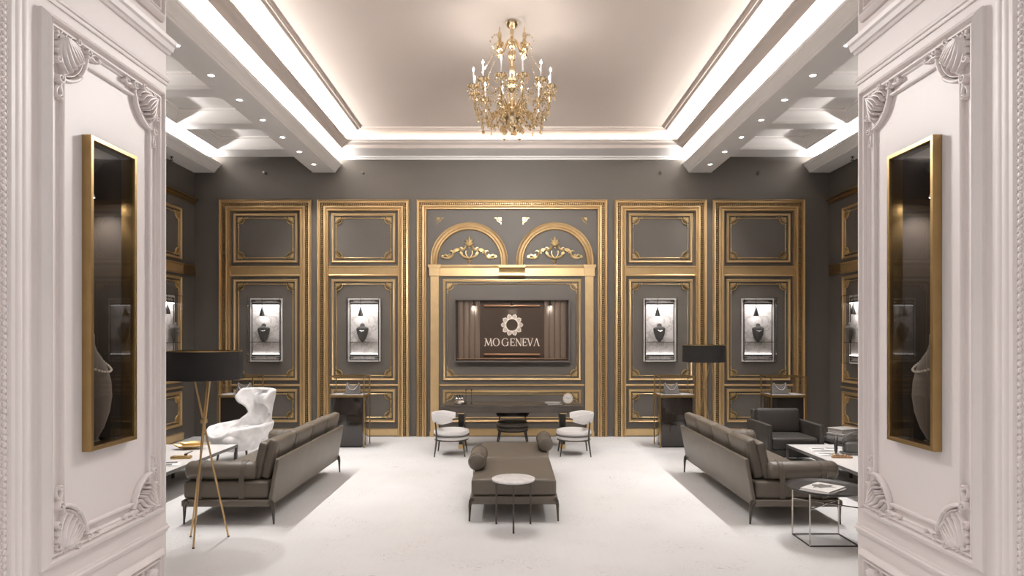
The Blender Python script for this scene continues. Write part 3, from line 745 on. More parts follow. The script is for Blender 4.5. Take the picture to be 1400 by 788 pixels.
# ------------------------------------------------------------------ pedestal vitrines
def make_vitrine(label):
    c = thing('pedestal_vitrine', label, 'display case', (0, 0, 0), 0, 'pedestal vitrines along the back wall')
    a, d = .297, .228; zd, zt = .90, 1.215
    mb = MB(); mb.rbox((0, 0, .445), (a - .03, d - .03, .415), .008); mb.build('cabinet_body', 'body', c)
    mb = MB(); mb.box(-a + .05, a - .05, -d + .05, d - .05, 0, .031); mb.build('recessed_plinth', 'black', c, smooth=False)
    for sx in (-1, 1):
        for sy in (-1, 1):
            mb = MB(); mb.box(sx * a - .009, sx * a + .009, sy * d - .009, sy * d + .009, 0, zt); mb.build('brass_post', 'brass', c, smooth=False)
    for nm, z, h in (('deck_frame', zd - .02, .022), ('top_frame', zt - .006, .008)):
        mb = MB(); mb.box(-a, a, -d - .008, -d + .008, z - h, z + h); mb.box(-a, a, d - .008, d + .008, z - h, z + h); mb.box(-a - .008, -a + .008, -d, d, z - h, z + h); mb.box(a - .008, a + .008, -d, d, z - h, z + h); mb.build(nm, 'brass', c, smooth=False)
    MB().box(-a + .009, a - .009, -d + .009, d - .009, zd - .03, zd).build('white_deck', 'top', c, smooth=False)
    mb = MB(); g = .010
    mb.box(-a + g, a - g, -d + g, -d + g + .005, zd, zt - .015); mb.box(-a + g, a - g, d - g - .005, d - g, zd, zt - .015); mb.box(-a + g, -a + g + .005, -d + g + .006, d - g - .006, zd, zt - .015); mb.box(a - g - .005, a - g, -d + g + .006, d - g - .006, zd, zt - .015); mb.box(-a + g, a - g, -d + g, d - g, zt - .014, zt - .009)
    mb.build('glass_hood', 'glass', c, smooth=False)
    return c
def make_stand(label):
    t = thing('necklace_stand', label, 'necklace stand', group='necklace stands in the vitrines')
    # sloping trapezoid block with a scooped collar
    mb = MB(); rows = []
    for j in range(7):
        v = j / 6; row = []
        wv = .125 - .012 * v
        for i in range(13):
            u = -1 + 2 * i / 12
            top = .20 - .055 * (1 - u * u)
            row.append((u * wv, -.075 + .07 * v + .03 * (u * u) * v - .02 * (1 - u * u), top * v))
        rows.append(row)
    for j in range(6, -1, -1):
        rows.append([(p[0] * .98, .06 - .03 * (j / 6), p[2]) for p in rows[j]])
    mb.strips(rows, caps=True); mb.build('stand_form', 'bustgrey', t)
    MB().rbox((0, 0, .004), (.15, .10, .004), .003).build('base_plate', 'bust', t)
    return t
def make_pearls(label):
    t = tag(None, None) if False else thing('pearl_necklace', label, 'necklace', group='pearl necklaces in the vitrines')
    mb = MB()
    for i in range(27):
        u = -1 + 2 * i / 26; x = .10 * u; z = .185 - .11 * (1 - abs(u) ** 2.4); v = z / .2
        mb.ell((x, -.098 + .075 * v + .02 * u * u, z), (.007, .007, .007), 8, 6)
    mb.build('pearl_string', 'pearl', t)
    return t
vx = [(-4.70, 'behind the white wing chair'), (-2.811, 'at the far end of the left sofa'), (2.811, 'at the far end of the right sofa'), (4.70, 'behind the dark armchair')]
YV = (10.31 + 10.73) / 2 * K
v0 = None
for x, wh in vx:
    if v0 is None: v, s_, n = v0, s0, p0 = make_vitrine(''), make_stand(''), make_pearls('')
    else: v, s_, n = copy_tree(v0), copy_tree(s0), copy_tree(p0)
    v.location = (x, YV, 0); s_.location = (x + (.05 if x < 0 else -.05), YV + .02, .90); n.location = s_.location
    v['label'] = 'dark pedestal vitrine with brass posts %s' % wh
    s_['label'] = 'grey necklace stand inside the vitrine %s' % wh
    n['label'] = 'pearl necklace in the vitrine %s' % wh

# ------------------------------------------------------------------ white pillars
pl = bpy.data.objects.new('pillar_left', None); C.objects.link(pl); pl.location = (-2.3, 0, 0); pl.rotation_euler = (0, 0, R(90)); structure(pl)
def yk(px): return 2.3 * F / (700 - px)     # left pillar face: pixel column to depth
x_near, x_far = 2.92, yk(227)
hx0, hx1, hz0, hz1 = 3.246 * K + .012, 3.645 * K - .012, 1.295, 2.965
mb = MB(); zt = 5.75
mb.box(x_near, hx0, 0, .45, 0, zt); mb.box(hx1, x_far, 0, .45, 0, zt); mb.box(hx0, hx1, 0, .45, 0, hz0); mb.box(hx0, hx1, 0, .45, hz1, zt); mb.box(x_near, x_far, .45, .9, 0, zt)
mb.build('shaft', 'white', pl, smooth=False)
big_prof = [(0, 0), (.0, .018), (.008, .026), (.022, .040), (.032, .044), (.038, .024), (.048, .018), (.056, .032), (.064, .032), (.068, .012), (.078, .012), (.084, .004), (.086, 0)]
mb = MB(); rect_ring(mb, yk(52), yk(220), .752, 3.505, big_prof); mb.build('panel_moulding', 'white', pl, ang=30)
mb = MB(); x0, x1, z0, z1 = yk(82) - .006, yk(202) + .006, .876, 3.367
rect_ring(mb, x0, x1, z0, z1, [(0, 0), (0, .014), (.004, .021), (.010, .023), (.016, .021), (.020, .014), (.020, 0)]); mb.build('inner_moulding', 'white', pl, ang=60)
worn = corner_ornament(.30, n=10, q=12).build('corner_ornament', 'white')
for cx, x in ((1, x0 - .02), (-1, x1 + .02)):
    for cz, z in ((1, z1 + .045), (-1, z0 - .045)): place_orn(worn, pl, x, z, cx, cz)
# rails, upper and lower panels
r1 = [(0, 0), (0, .008), (.008, .012), (.018, .012), (.022, .022), (.035, .026), (.042, .012), (.052, .010), (.056, 0)]
for nm, z in (('lower_rail', .605), ('upper_rail', 3.565)):
    mb = MB(); hrail(mb, x_near + .2, x_far, z, r1); mb.build(nm, 'white', pl, ang=30)
mb = MB(); hrail(mb, x_near + .2, x_far + .025, 3.775, [(0, 0), (0, .012), (.015, .02), (.02, .035), (.05, .045), (.06, .06), (.085, .065), (.09, .05), (.11, .02), (.112, 0)]); mb.build('cornice_rail', 'white', pl, ang=30)
mb = MB(); rect_ring(mb, yk(52), yk(220), .06, .515, big_prof); mb.build('lower_panel', 'white', pl, ang=30)
mb = MB(); rect_ring(mb, yk(52), yk(220), 3.955, 5.2, big_prof); mb.build('upper_panel', 'white', pl, ang=30)
sm = corner_ornament(.20, n=8, q=8).build('corner_ornament', 'white')
for cx, x in ((1, yk(52) + .10), (-1, yk(220) - .10)): place_orn(sm, pl, x, .515 - .105, cx, 1)
for o in (worn, sm): bpy.data.objects.remove(o)
# beaded edge
xb = 2.739 * K
mb = MB(); vrail(mb, xb, 0, zt, [(.042, 0), (.040, .012), (.034, .016), (.028, .012), (.022, .004), (-.022, .004), (-.028, .012), (-.034, .012), (-.04, 0)])
mb.build('bead_channel', 'white', pl)
mb = MB()
for i in range(115):
    z = .02 + .0305 * i + .2; mb.ell((xb, -.008, z), (.011, .010, .0125), 6, 4)
    mb.ell((xb + .017, -.007, z + .015), (.004, .005, .009), 5, 3); mb.ell((xb - .017, -.007, z + .015), (.004, .005, .009), 5, 3)
mb.build('bead_string', 'white', pl)
mb = MB()
for x in (2.83 * K, 2.87 * K): vrail(mb, x, 0, zt, [(-.02, 0), (-.012, .004), (0, .006), (.012, .004), (.02, 0)])
mb.build('edge_fluting', 'white', pl)
pr = copy_tree(pl); pr.name = 'pillar_right'; pr.location = (2.3, 0, 0); pr.rotation_euler = (0, 0, R(-90)); pr.scale = (-1, 1, 1)

# glazed niches let into the pillars
def make_niche():
    c = thing('niche_showcase', 'tall dark glazed showcase with gold frame in the left white pillar', 'display case', (-2.3, 0, 0), R(90), 'showcases let into the pillars')
    a0, a1, b0_, b1 = 3.246 * K, 3.645 * K, 1.281, 2.98
    mb = MB(); rect_ring(mb, a0, a1, b0_, b1, [(0, 0.0), (0, .047), (.002, .05), (.022, .05), (.024, .047), (.026, .0), (.026, -.03)]); mb.build('gold_frame', 'brass', c, smooth=False)
    mb = MB(); e = .014; q = .40
    mb.strips([[(a0 + e, y, b0_ + e), (a1 - e, y, b0_ + e), (a1 - e, y, b1 - e), (a0 + e, y, b1 - e)] for y in (-.0, q)], closed=True)
    mb.add([(a0 + e, q, b0_ + e), (a1 - e, q, b0_ + e), (a1 - e, q, b1 - e), (a0 + e, q, b1 - e)], [(0, 1, 2, 3)])
    mb.build('lining', 'niche', c, smooth=False, recalc=False)
    MB().box(a0 + .026, a1 - .026, -.036, -.031, b0_ + .026, b1 - .026).build('glass_pane', 'darkglass', c, smooth=False)
    xc = a0 + .24
    mb = MB(); mb.tube([(xc, .13, b1 - .014), (xc, .13, 2.74)], .008, 8); mb.lathe([(.012, .05), (.03, .04), (.045, 0), (.04, 0), (.001, .01)], c=(xc, .13, 2.695), n=16); p = mb.build('lamp', 'trim', c)
    MB().lathe([(.0001, .0), (.038, 0), (.038, .003), (.0001, .003)], c=(xc, .13, 2.694), n=16).build('lens', 'lens', p)
    return c
nc = make_niche()
dup(nc, (2.3, 0, 0), R(-90), 'tall dark glazed showcase with gold frame in the right white pillar', sx=-1)
def make_egg():
    t = thing('necklace_bust', 'grey oval necklace bust in the left pillar showcase', 'bust', group='busts in the pillar showcases')
    mb = MB(); mb.lathe([(.001, 0), (.055, .005), (.09, .07), (.118, .16), (.13, .25), (.126, .33), (.108, .41), (.08, .47), (.055, .51), (.045, .55), (.045, .60), (.03, .62), (.001, .62)], n=28); mb.build('bust_form', 'bustgrey', t)
    MB().lathe([(.07, -.012), (.07, 0), (.001, .0)], n=20).build('foot', 'bust', t)
    return t
def make_nk():
    t = thing('pearl_necklace', 'string of pearls on the bust in the left pillar showcase', 'necklace', group='pearl strings in the pillar showcases')
    mb = MB(); n = 46
    for i in range(n):
        a = 2 * PI * i / n; f = (1 - math.sin(a)) / 2; z = .545 - .155 * f ** 1.2
        rr = .056 + (.125 - .056) * max(0, min(1, (.53 - z) / .13)) ** .8
        mb.ell((rr * math.cos(a), rr * math.sin(a), z), (.0075, .0075, .0075), 8, 6)
    mb.build('pearl_string', 'pearl', t)
    return t
e0, k0 = make_egg(), make_nk()
for i, sg in enumerate((-1, 1)):
    e, k = (e0, k0) if i == 0 else (copy_tree(e0), copy_tree(k0))
    for o in (e, k): o.location = (sg * 2.41, 3.72, 1.308); o.rotation_euler = (0, 0, R(90) * -sg)
    if sg > 0: e['label'] = 'grey oval necklace bust in the right pillar showcase'; k['label'] = 'string of pearls on the bust in the right pillar showcase'
    spot('niche_lamp', (sg * 2.43, 3.246 * K + .24, 2.69), 14, 95, .9, rot=(R(28), 0, 0), size=.03)

# ------------------------------------------------------------------ sofas
def make_sofa():
    t = thing('leather_sofa', 'long taupe leather sofa in front of the white wing chair', 'sofa', (-2.41, 6.65, 0), 0, 'long taupe leather sofas')
    Ln = 2.54
    mb = MB(); mb.rbox((-.485, Ln / 2, .21), (.445, Ln / 2 + .015, .036), .02); mb.build('base_frame', 'leather', t)
    for x in (0, -.9):
        for y in (0, Ln):
            sx = 1 if x == 0 else -1
            mb = MB(); mb.tube([(x + sx * .004, y, 0), (x, y, .08), (x - sx * .002, y, .16), (x - sx * .012, y, .205), (x - sx * .04, y, .235)], [.009, .012, .017, .024, .03], 8); mb.build('leg', 'legs', t)
    mb = MB(); mb.rbox((-.49, Ln / 2, .335), (.435, Ln / 2 - .02, .088), .035, puff=(0, 0, .012), n=3); mb.build('seat_mattress', 'leather', t)
    # raked back panel
    T = Matrix.Rotation(R(10), 4, 'Y')
    mb = MB(); mb.rbox((.0, Ln / 2, .425), (.02, Ln / 2 + .012, .24), .012, T=T); mb.build('back_panel', 'leather', t)
    mb = MB(); mb.tube([(-.022, -.005, .19), (-.022, Ln + .005, .19)], .006, 6); mb.build('back_piping', 'leather_seam', t)
    T2 = Matrix.Rotation(R(13), 4, 'Y')
    for i in range(4):
        yc = .10 + .62 * i + .31
        mb = MB(); mb.rbox((-.085, yc, .635), (.048, .302, .205), .03, puff=(.015, 0, .006), n=3, T=T2); p = mb.build('back_cushion', 'leather', t)
        mb = MB()
        for q in (-1, 1):
            mb.tube([tuple(Vector((-.085, yc, .635)) + T2 @ Vector((.046 + .012 * (1 - abs(2 * k / 8 - 1) ** 2), q * .22, -.17 + .34 * k / 8))) for k in range(9)], .003, 5)
        mb.build('stitching', 'leather_seam', p)
        mb = MB(); mb.rbox((-.185, yc, .615), (.045, .302, .195), .03, puff=(.02, 0, .006), n=3, T=T2); mb.build('front_cushion', 'leather', t)
    for y in (.125, Ln - .125):
        mb = MB(); mb.M = Matrix.Translation((-.93, y, .52)) @ Matrix.Rotation(R(90), 4, 'Y')
        mb.lathe([(.001, .0), (.06, .004), (.085, .02), (.097, .05), (.097, .68), (.085, .71), (.06, .726), (.001, .73)], n=24); b = mb.build('arm_bolster', 'leather', t); mb.M = None
        for x in (-.76, -.33):
            mb = MB(); yo = -1 if y < 1 else 1
            arc = [(y + .101 * math.cos(a), .52 + .101 * math.sin(a)) for a in [R(200 - 220 * i / 12) if yo > 0 else R(-20 + 220 * i / 12) for i in range(13)]]
            yf = y + yo * .112
            path = arc + [(yf, .44), (yf, .25)]
            mb.strips([[(x - .028, a, z) for a, z in path], [(x + .028, a, z) for a, z in path]]); s_ = mb.build('strap', 'leather', b)
            mb = MB()
            for dx in (-.024, .024): mb.tube([(x + dx, a + yo * .001, z + .0015) for a, z in path], .0022, 4)
            mb.build('stitching', 'leather_seam', b)
    return t
so = make_sofa()
dup(so, (2.41, 6.65, 0), 0, 'long taupe leather sofa in front of the dark armchair', sx=-1)

# ------------------------------------------------------------------ daybed
db = thing('leather_daybed', 'taupe leather daybed in the middle of the room behind the small round table', 'daybed', (.018, 6.74, 0))
Ld = 2.46
mb = MB(); mb.rbox((0, Ld / 2, .215), (.452, Ld / 2, .042), .02); mb.build('base_frame', 'leather', db)
for x in (-.452, .452):
    for y in (.02, Ld - .02):
        sx = 1 if x > 0 else -1
        mb = MB(); mb.tube([(x + sx * .004, y, 0), (x, y, .08), (x - sx * .002, y, .16), (x - sx * .012, y, .205), (x - sx * .04, y, .235)], [.009, .012, .017, .024, .03], 8); mb.build('leg', 'legs', db)
for y0, y1 in ((.02, Ld / 2 - .003), (Ld / 2 + .003, Ld - .02)):
    mb = MB(); mb.rbox((0, (y0 + y1) / 2, .345), (.437, (y1 - y0) / 2, .085), .03, puff=(0, 0, .014), n=3); p = mb.build('mattress', 'leather', db)
    mb = MB(); mb.tube([(-.425, y0 + .004, .41), (.425, y0 + .004, .41)], .004, 5); mb.tube([(-.39, y0 - .001, .275), (-.39, y0 - .001, .405)], .003, 4); mb.tube([(.39, y0 - .001, .275), (.39, y0 - .001, .405)], .003, 4); mb.build('piping', 'leather_seam', p)
for x, y0, ln in ((-.40, .40, .64), (.405, 1.56, .62)):
    mb = MB(); mb.M = Matrix.Translation((x, y0, .525)) @ Matrix.Rotation(R(-90), 4, 'X')
    mb.lathe([(.001, .0), (.055, .004), (.082, .018), (.094, .045), (.094, ln - .045), (.082, ln - .018), (.055, ln - .004), (.001, ln)], n=24); b = mb.build('bolster', 'leather', db)
    mb.v, mb.f = [], []
    for z in (.07, ln - .07):
        m2 = MB(); m2.M = mb.M; m2.tube([(.0965 * math.cos(2 * PI * i / 24), .0965 * math.sin(2 * PI * i / 24), z) for i in range(24)], .003, 5, closed=True); m2.build('stitching', 'leather_seam', b)
    xo = x - .095 if x < 0 else x + .095
    
    xo = math.copysign(.4405, x)
    for yy in (y0 + .07, y0 + ln - .07): MB().rbox((xo, yy, .35), (.003, .02, .085), .002).build('strap', 'leather', b)

# ------------------------------------------------------------------ small round white table
tb = thing('round_side_table', 'small round white-topped side table in front of the daybed', 'side table', (.0145, 6.49, 0))
MB().lathe([(.001, .478), (.20, .478), (.212, .484), (.214, .492), (.212, .500), (.205, .503), (.001, .503)], n=48).build('tabletop', 'marble', tb)
mb = MB(); mb.lathe([(.196, .468), (.206, .468), (.206, .477), (.196, .477), (.196, .468)], n=40); mb.build('rim_ring', 'legs', tb)
for x, y in ((0, -.15), (-.172, .165), (.172, .165)):
    mb = MB(); mb.box(x - .009, x + .009, y - .009, y + .009, 0, .478); mb.build('leg', 'legs', tb, smooth=False)
mb = MB()
for p, q in (((0, -.15), (-.172, .165)), ((-.172, .165), (.172, .165)), ((.172, .165), (0, -.15))): mb.bar((p[0], p[1], .47), (q[0], q[1], .47), .014)
mb.build('stretcher', 'legs', tb, smooth=False)

# ------------------------------------------------------------------ black tray table
tt = thing('tray_table', 'round black tray side table on a steel wire frame beside the right sofa', 'side table', (2.907, 6.12, 0))
MB().lathe([(.001, .478), (.31, .478), (.335, .488), (.35, .506), (.347, .508), (.330, .493), (.308, .486), (.001, .486)], n=56).build('tray', 'blacktop', tt)
a, d = .221, .185
for x in (-a, a):
    for y in (-d, d):
        mb = MB(); mb.tube([(x, y, .005), (x, y, .479)], .0065, 8); mb.build('leg', 'chrome', tt)
mb = MB()
for p, q in (((-a, -d), (a, -d)), ((a, -d), (a, d)), ((a, d), (-a, d)), ((-a, d), (-a, -d))): mb.bar((p[0], p[1], .006), (q[0], q[1], .006), .010)
mb.build('floor_frame', 'legs', tt, smooth=False)
mb = MB(); mb.tube([(-a, d, .35), (a, -d, .35)], .006, 6); mb.tube([(-a, -d, .335), (a, d, .335)], .006, 6); mb.build('cross_brace', 'chrome', tt)
def book(name, label, cat, loc, rz, sx, sy, h, cover='paper', prt=None):
    t = thing(name, label, cat, loc, rz)
    mb = MB(); mb.box(-sx / 2, sx / 2, -sy / 2, sy / 2, 0, .003); mb.box(-sx / 2, sx / 2, -sy / 2, sy / 2, h - .003, h); mb.box(-sx / 2, -sx / 2 + .004, -sy / 2, sy / 2, .003, h - .003); mb.build('cover', cover, t, smooth=False)
    MB().box(-sx / 2 + .004, sx / 2 - .006, -sy / 2 + .006, sy / 2 - .006, .003, h - .003).build('page_block', 'paper', t, smooth=False)
    if prt:
        mb = MB(); mb.prism_z([(x * sx, y * sy) for x, y in prt], h, h + .0008); mb.build('cover_print', 'print', t, smooth=False)
    return t
book('book', 'lower white book on the black tray table', 'book', (2.845, 6.02, .4865), R(39), .36, .265, .016)
book('book', 'upper white book with dark blot on its cover on the black tray table', 'book', (2.85, 6.03, .5025), R(41), .35, .255, .016, prt=[(-.05, .38), (.1, .46), (.2, .3), (.32, .28), (.3, .05), (.4, -.12), (.22, -.14), (.2, -.36), (.1, -.2), (-.02, -.1), (-.2, .0), (-.12, .12), (-.28, .2), (-.1, .25)])

# ------------------------------------------------------------------ low coffee tables and what lies on them
def make_coffee():
    t = thing('coffee_table', 'long low white coffee table with grey frame in front of the left sofa', 'coffee table', (-4.54, 8.2, 0), 0, 'long low white coffee tables')
    hx, hy = .62, 1.22
    MB().box(-hx + .012, hx - .012, -hy + .012, hy - .012, .338, .352).build('tabletop', 'top', t, smooth=False)
    mb = MB(); mb.box(-hx, hx, -hy, -hy + .012, .315, .352); mb.box(-hx, hx, hy - .012, hy, .315, .352); mb.box(-hx, -hx + .012, -hy + .012, hy - .012, .315, .352); mb.box(hx - .012, hx, -hy + .012, hy - .012, .315, .352); mb.box(-hx + .012, hx - .012, -hy + .012, hy - .012, .328, .338)
    mb.build('frame', 'topedge', t, smooth=False)
    for x in (-hx + .018, hx - .018):
        for y in (-hy + .018, hy - .018):
            mb = MB(); mb.tube([(x, y, 0), (x, y, .25), (x, y, .316)], [.016, .02, .026], 4); mb.build('leg', 'topedge', t, smooth=False)
    for y in (-.62, .62):
        mb = MB(); mb.box(-.016, .016, y - .016, y + .016, 0, .329); mb.build('leg', 'topedge', t, smooth=False)
    return t
cf = make_coffee(); dup(cf, (4.54, 8.2, 0), 0, 'long low white coffee table with grey frame in front of the right sofa', sx=-1)
zt_ = .3525
# gold leaf dish
t = thing('leaf_dish', 'gold leaf-shaped dish on the left coffee table', 'dish', (-4.42, 9.02, zt_), R(8))
def leaf_dish(mb, L_, W_, h, lift, n=14, m=9):
    rows = []
    for i in range(n + 1):
        u = -1 + 2 * i / n; wv = W_ * max(.02, (1 - u * u)) ** .7
        rows.append([(u * L_, (-1 + 2 * j / m) * wv, lift + .004 + h * ((abs(-1 + 2 * j / m)) ** 2 * .8 * (1 - u * u) + abs(u) ** 3) + (0.006 if (j % 2) else 0) * (1 - u * u)) for j in range(m + 1)])
    mb.strips(rows)
mb = MB(); leaf_dish(mb, .22, .11, .075, 0); o = mb.build('outer_leaf', 'gold2', t); o.modifiers.new('thick', 'SOLIDIFY').thickness = .004
mb = MB(); mb.M = Matrix.Translation((.03, .01, .012)) @ Matrix.Rotation(R(14), 4, 'Z'); leaf_dish(mb, .17, .075, .10, 0); o = mb.build('inner_leaf', 'gold2', t); o.modifiers.new('thick', 'SOLIDIFY').thickness = .004
mb = MB(); mb.tube([(.20, .0, .05), (.24, .01, .055), (.262, .02, .07), (.255, .03, .085)], [.006, .005, .005, .004], 6); mb.build('stem', 'gold2', t)
MB().lathe([(.001, -.0), (.05, 0), (.05, .004), (.001, .004)], n=16, sx=1.4).build('foot', 'gold2', t)
# small gold tray with a figure
t = thing('brass_tray', 'small brass tray with a dark knob near the front of the left coffee table', 'tray', (-4.18, 8.32, zt_), R(6))
MB().rbox((0, 0, .016), (.12, .045, .016), .010).build('tray_body', 'brass', t)
mb = MB(); mb.rbox((0, 0, .034), (.105, .034, .003), .002); mb.build('lid', 'gold2', t)
mb = MB(); mb.ell((.055, 0, .052), (.022, .018, .018), 10, 6); mb.tube([(.06, 0, .06), (.10, .02, .075), (.13, .03, .09)], [.008, .006, .004], 6); mb.build('knob', 'legs', t)
def magazine(label, loc, rz, sx, sy, prt, parent_side):
    t = thing('magazine', label, 'magazine', loc, rz)
    mb = MB(); n = 8
    rows = [[(-sx / 2 + sx * i / n, y, .003 + .006 * math.sin(PI * min(1, abs(2 * i / n - 1))) ) for i in range(n + 1)] for y in (-sy / 2, sy / 2)]
    mb.strips(rows); o = mb.build('open_pages', 'paper', t); o.modifiers.new('thick', 'SOLIDIFY').thickness = .003
    mb = MB()
    for x0, x1, y0, y1 in prt: mb.box(x0 * sx, x1 * sx, y0 * sy, y1 * sy, .0095, .0102)
    mb.build('page_print', 'print', t, smooth=False)
    return t
magazine('open magazine with grey pictures at the near end of the left coffee table', (-4.22, 7.92, zt_), R(20), .42, .29, [(.08, .40, .05, .40), (.1, .3, -.38, -.1), (-.4, -.1, -.05, .4)], 0)
magazine('open magazine with dark pictures at the far end of the right coffee table', (4.28, 8.98, zt_), R(-12), .42, .30, [(.05, .42, .18, .34), (-.42, -.05, -.1, .1), (-.2, .3, -.42, -.3)], 0)
magazine('printed leaflet lying beside the brown carving on the right coffee table', (4.16, 8.62, zt_), R(-5), .34, .22, [(-.4, .2, -.05, .12), (-.1, .4, -.4, -.3)], 0)
t = thing('brown_carving', 'small brown carved ornament on the right coffee table', 'ornament', (4.19, 8.36, zt_), R(-4))
MB().rbox((0, 0, .012), (.125, .03, .012), .009).build('carved_base', 'brown', t)
mb = MB()
for k in range(5): mb.ell((-.09 + .042 * k, .0, .026 + .006 * (k % 2)), (.024, .018, .016), 8, 6)
mb.build('carved_figure', 'brown', t)
MB().tube([(-.115, 0, .02), (-.12, .0, .05), (-.105, 0, .065)], [.01, .008, .005], 6).build('horn', 'gold2', t)
# headset on the right table
t = thing('headset', 'dark grey headset with arched band on the right coffee table', 'headset', (4.47, 8.62, zt_), R(-8)); t.scale = (1.12, 1.12, 1.12)
mb = MB(); mb.rbox((.02, 0, .085), (.13, .07, .062), .03, n=3); o = mb.build('visor_body', 'device', t)
mb = MB(); mb.rbox((0.02, -.0, .014), (.15, .085, .013), .008); mb.build('stand_plate', 'bust', t)
mb = MB(); mb.M = Matrix.Translation((-.20, -.02, .12)) @ Matrix.Rotation(R(90), 4, 'Y') @ Matrix.Rotation(R(20), 4, 'X'); mb.lathe([(.001, -.018), (.06, -.018), (.078, -.008), (.078, .010), (.055, .018), (.001, .014)], n=24, sx=1.35); mb.build('ear_pad', 'leather_dark', t)
mb = MB(); mb.tube([(-.195, 0, .11), (-.14, 0, .105), (-.10, 0, .10)], .016, 8); mb.build('hinge', 'device', t)
mb = MB(); mb.strips([[(.03 + .15 * math.cos(a), y, .13 + .135 * math.sin(a)) for a in [PI * i / 16 for i in range(17)]] for y in (-.025, .025)]); o = mb.build('head_band', 'device', t); o.modifiers.new('thick', 'SOLIDIFY').thickness = .012
# boxes on a low stand by the right side wall
t = thing('low_stand', 'low dark stand under the grey boxes beside the dark armchair', 'stand', (4.97, 9.88, 0))
mb = MB(); mb.rbox((0, 0, .325), (.30, .28, .02), .006); mb.build('stand_top', 'black', t)
for x in (-.27, .27):
    for y in (-.25, .25): mb = MB(); mb.box(x - .015, x + .015, y - .015, y + .015, 0, .306); mb.build('leg', 'black', t, smooth=False)
def giftbox(label, loc, rz, sx, sy, h):
    t = thing('gift_box', label, 'box', loc, rz, 'grey boxes on the low stand')
    MB().rbox((0, 0, h * .36), (sx / 2 - .004, sy / 2 - .004, h * .36), .003).build('box_base', 'boxgrey', t)
    MB().rbox((0, 0, h * .86), (sx / 2, sy / 2, h * .138), .003).build('lid', 'boxgrey', t)
    return t
giftbox('larger grey box at the bottom of the stack beside the dark armchair', (4.97, 9.86, .3455), R(24), .38, .30, .11)
giftbox('flatter grey box on top of the stack beside the dark armchair', (4.98, 9.87, .4563), R(18), .36, .28, .07)

# ------------------------------------------------------------------ tripod lamps
def make_lamp():
    t = thing('tripod_floor_lamp', 'tripod floor lamp with black drum shade at the near end of the left sofa', 'floor lamp', (-2.855, 6.12, 0), 0, 'black drum tripod floor lamps')
    cx, cy, cz = -.008, 0, 1.11
    for k, (x, y) in enumerate(((.007, -.235), (-.187, .112), (.170, .112))):
        f = (1.52 - cz) / cz; off = Vector((.010, 0, 0)) if k == 1 else Vector((-.010, .006, 0)) if k == 2 else Vector((0, -.010, 0))
        top = Vector((cx, cy, cz)) + (Vector((cx, cy, cz)) - Vector((x, y, 0))) * f * 1.0
        mb = MB(); mb.tube([Vector((x, y, 0.008)) + off * .2, Vector((cx, cy, cz)) + off, top + off], [.0085, .0095, .0095], 10); p = mb.build('leg', 'lampgold', t)
        MB().lathe([(.001, 0), (.011, 0), (.011, .012), (.001, .012)], c=(x, y, 0), n=10).build('foot_cap', 'legs', p)
    MB().rbox((cx, cy, cz), (.026, .024, .02), .01).build('joint', 'lampgold', t)
    mb = MB(); mb.lathe([(.326, 0), (.330, .002), (.322, .262), (.318, .262), (.318, .258), (.324, .004), (.326, 0)], c=(0, 0, 1.50), n=56); s_ = mb.build('drum_shade', 'shade', t)
    mb = MB(); mb.lathe([(.318, .258), (.324, .258), (.323, .266), (.317, .266), (.318, .258)], c=(0, 0, 1.50), n=56); mb.build('shade_rim', 'lampgold', s_)
    mb = MB()
    for k in range(3):
        a = 2 * PI * k / 3 + .4; mb.tube([(0, 0, 1.535), (.32 * math.cos(a), .32 * math.sin(a), 1.56)], .004, 6)
    mb.build('shade_spider', 'legs', t)
    mb = MB(); mb.lathe([(.09, 1.515), (.095, 1.525), (.03, 1.54), (.022, 1.6), (.001, 1.6)], n=16); mb.build('lamp_holder', 'legs', t)
    MB().ell((0, 0, 1.635), (.032, .032, .042), 12, 8).build('bulb', 'trim', t)
    return t
lp = make_lamp(); dup(lp, (2.987, 10.24, 0), R(150), 'tripod floor lamp with black drum shade by the far end of the right sofa')

# ------------------------------------------------------------------ desk with what stands on it
dk = thing('writing_desk', 'long dark wooden desk with gilt feet under the logo sign', 'desk', (0, 11.305, 0))
hx, hy = 1.175, .355
MB().rbox((0, 0, .73), (hx, hy, .012), .004).build('desk_top', 'desk', dk)
mb = MB(); mb.box(-hx + .01, hx - .01, -hy + .006, hy - .006, .622, .718); mb.build('apron', 'desk', dk, smooth=False)
for x in (-.78, 0, .78):
    mb = MB(); mb.box(x - .37, x + .37, -hy - .004, -hy + .012, .632, .712); p = mb.build('drawer_front', 'desk', dk, smooth=False)
for sx in (-1, 1):
    x = sx * .86
    mb = MB(); mb.poly([(x - .05, .60), (x + .05, .60), (x + .035, .07), (x - .035, .07)], -.19, .19); lg = mb.build('trestle_leg', 'black', dk, smooth=False)
    MB().rbox((x, 0, .606), (.062, .215, .016), .004).build('gilt_cap', 'gold2', lg)
    MB().rbox((x, 0, .036), (.046, .205, .036), .006).build('gilt_foot', 'gold2', lg)
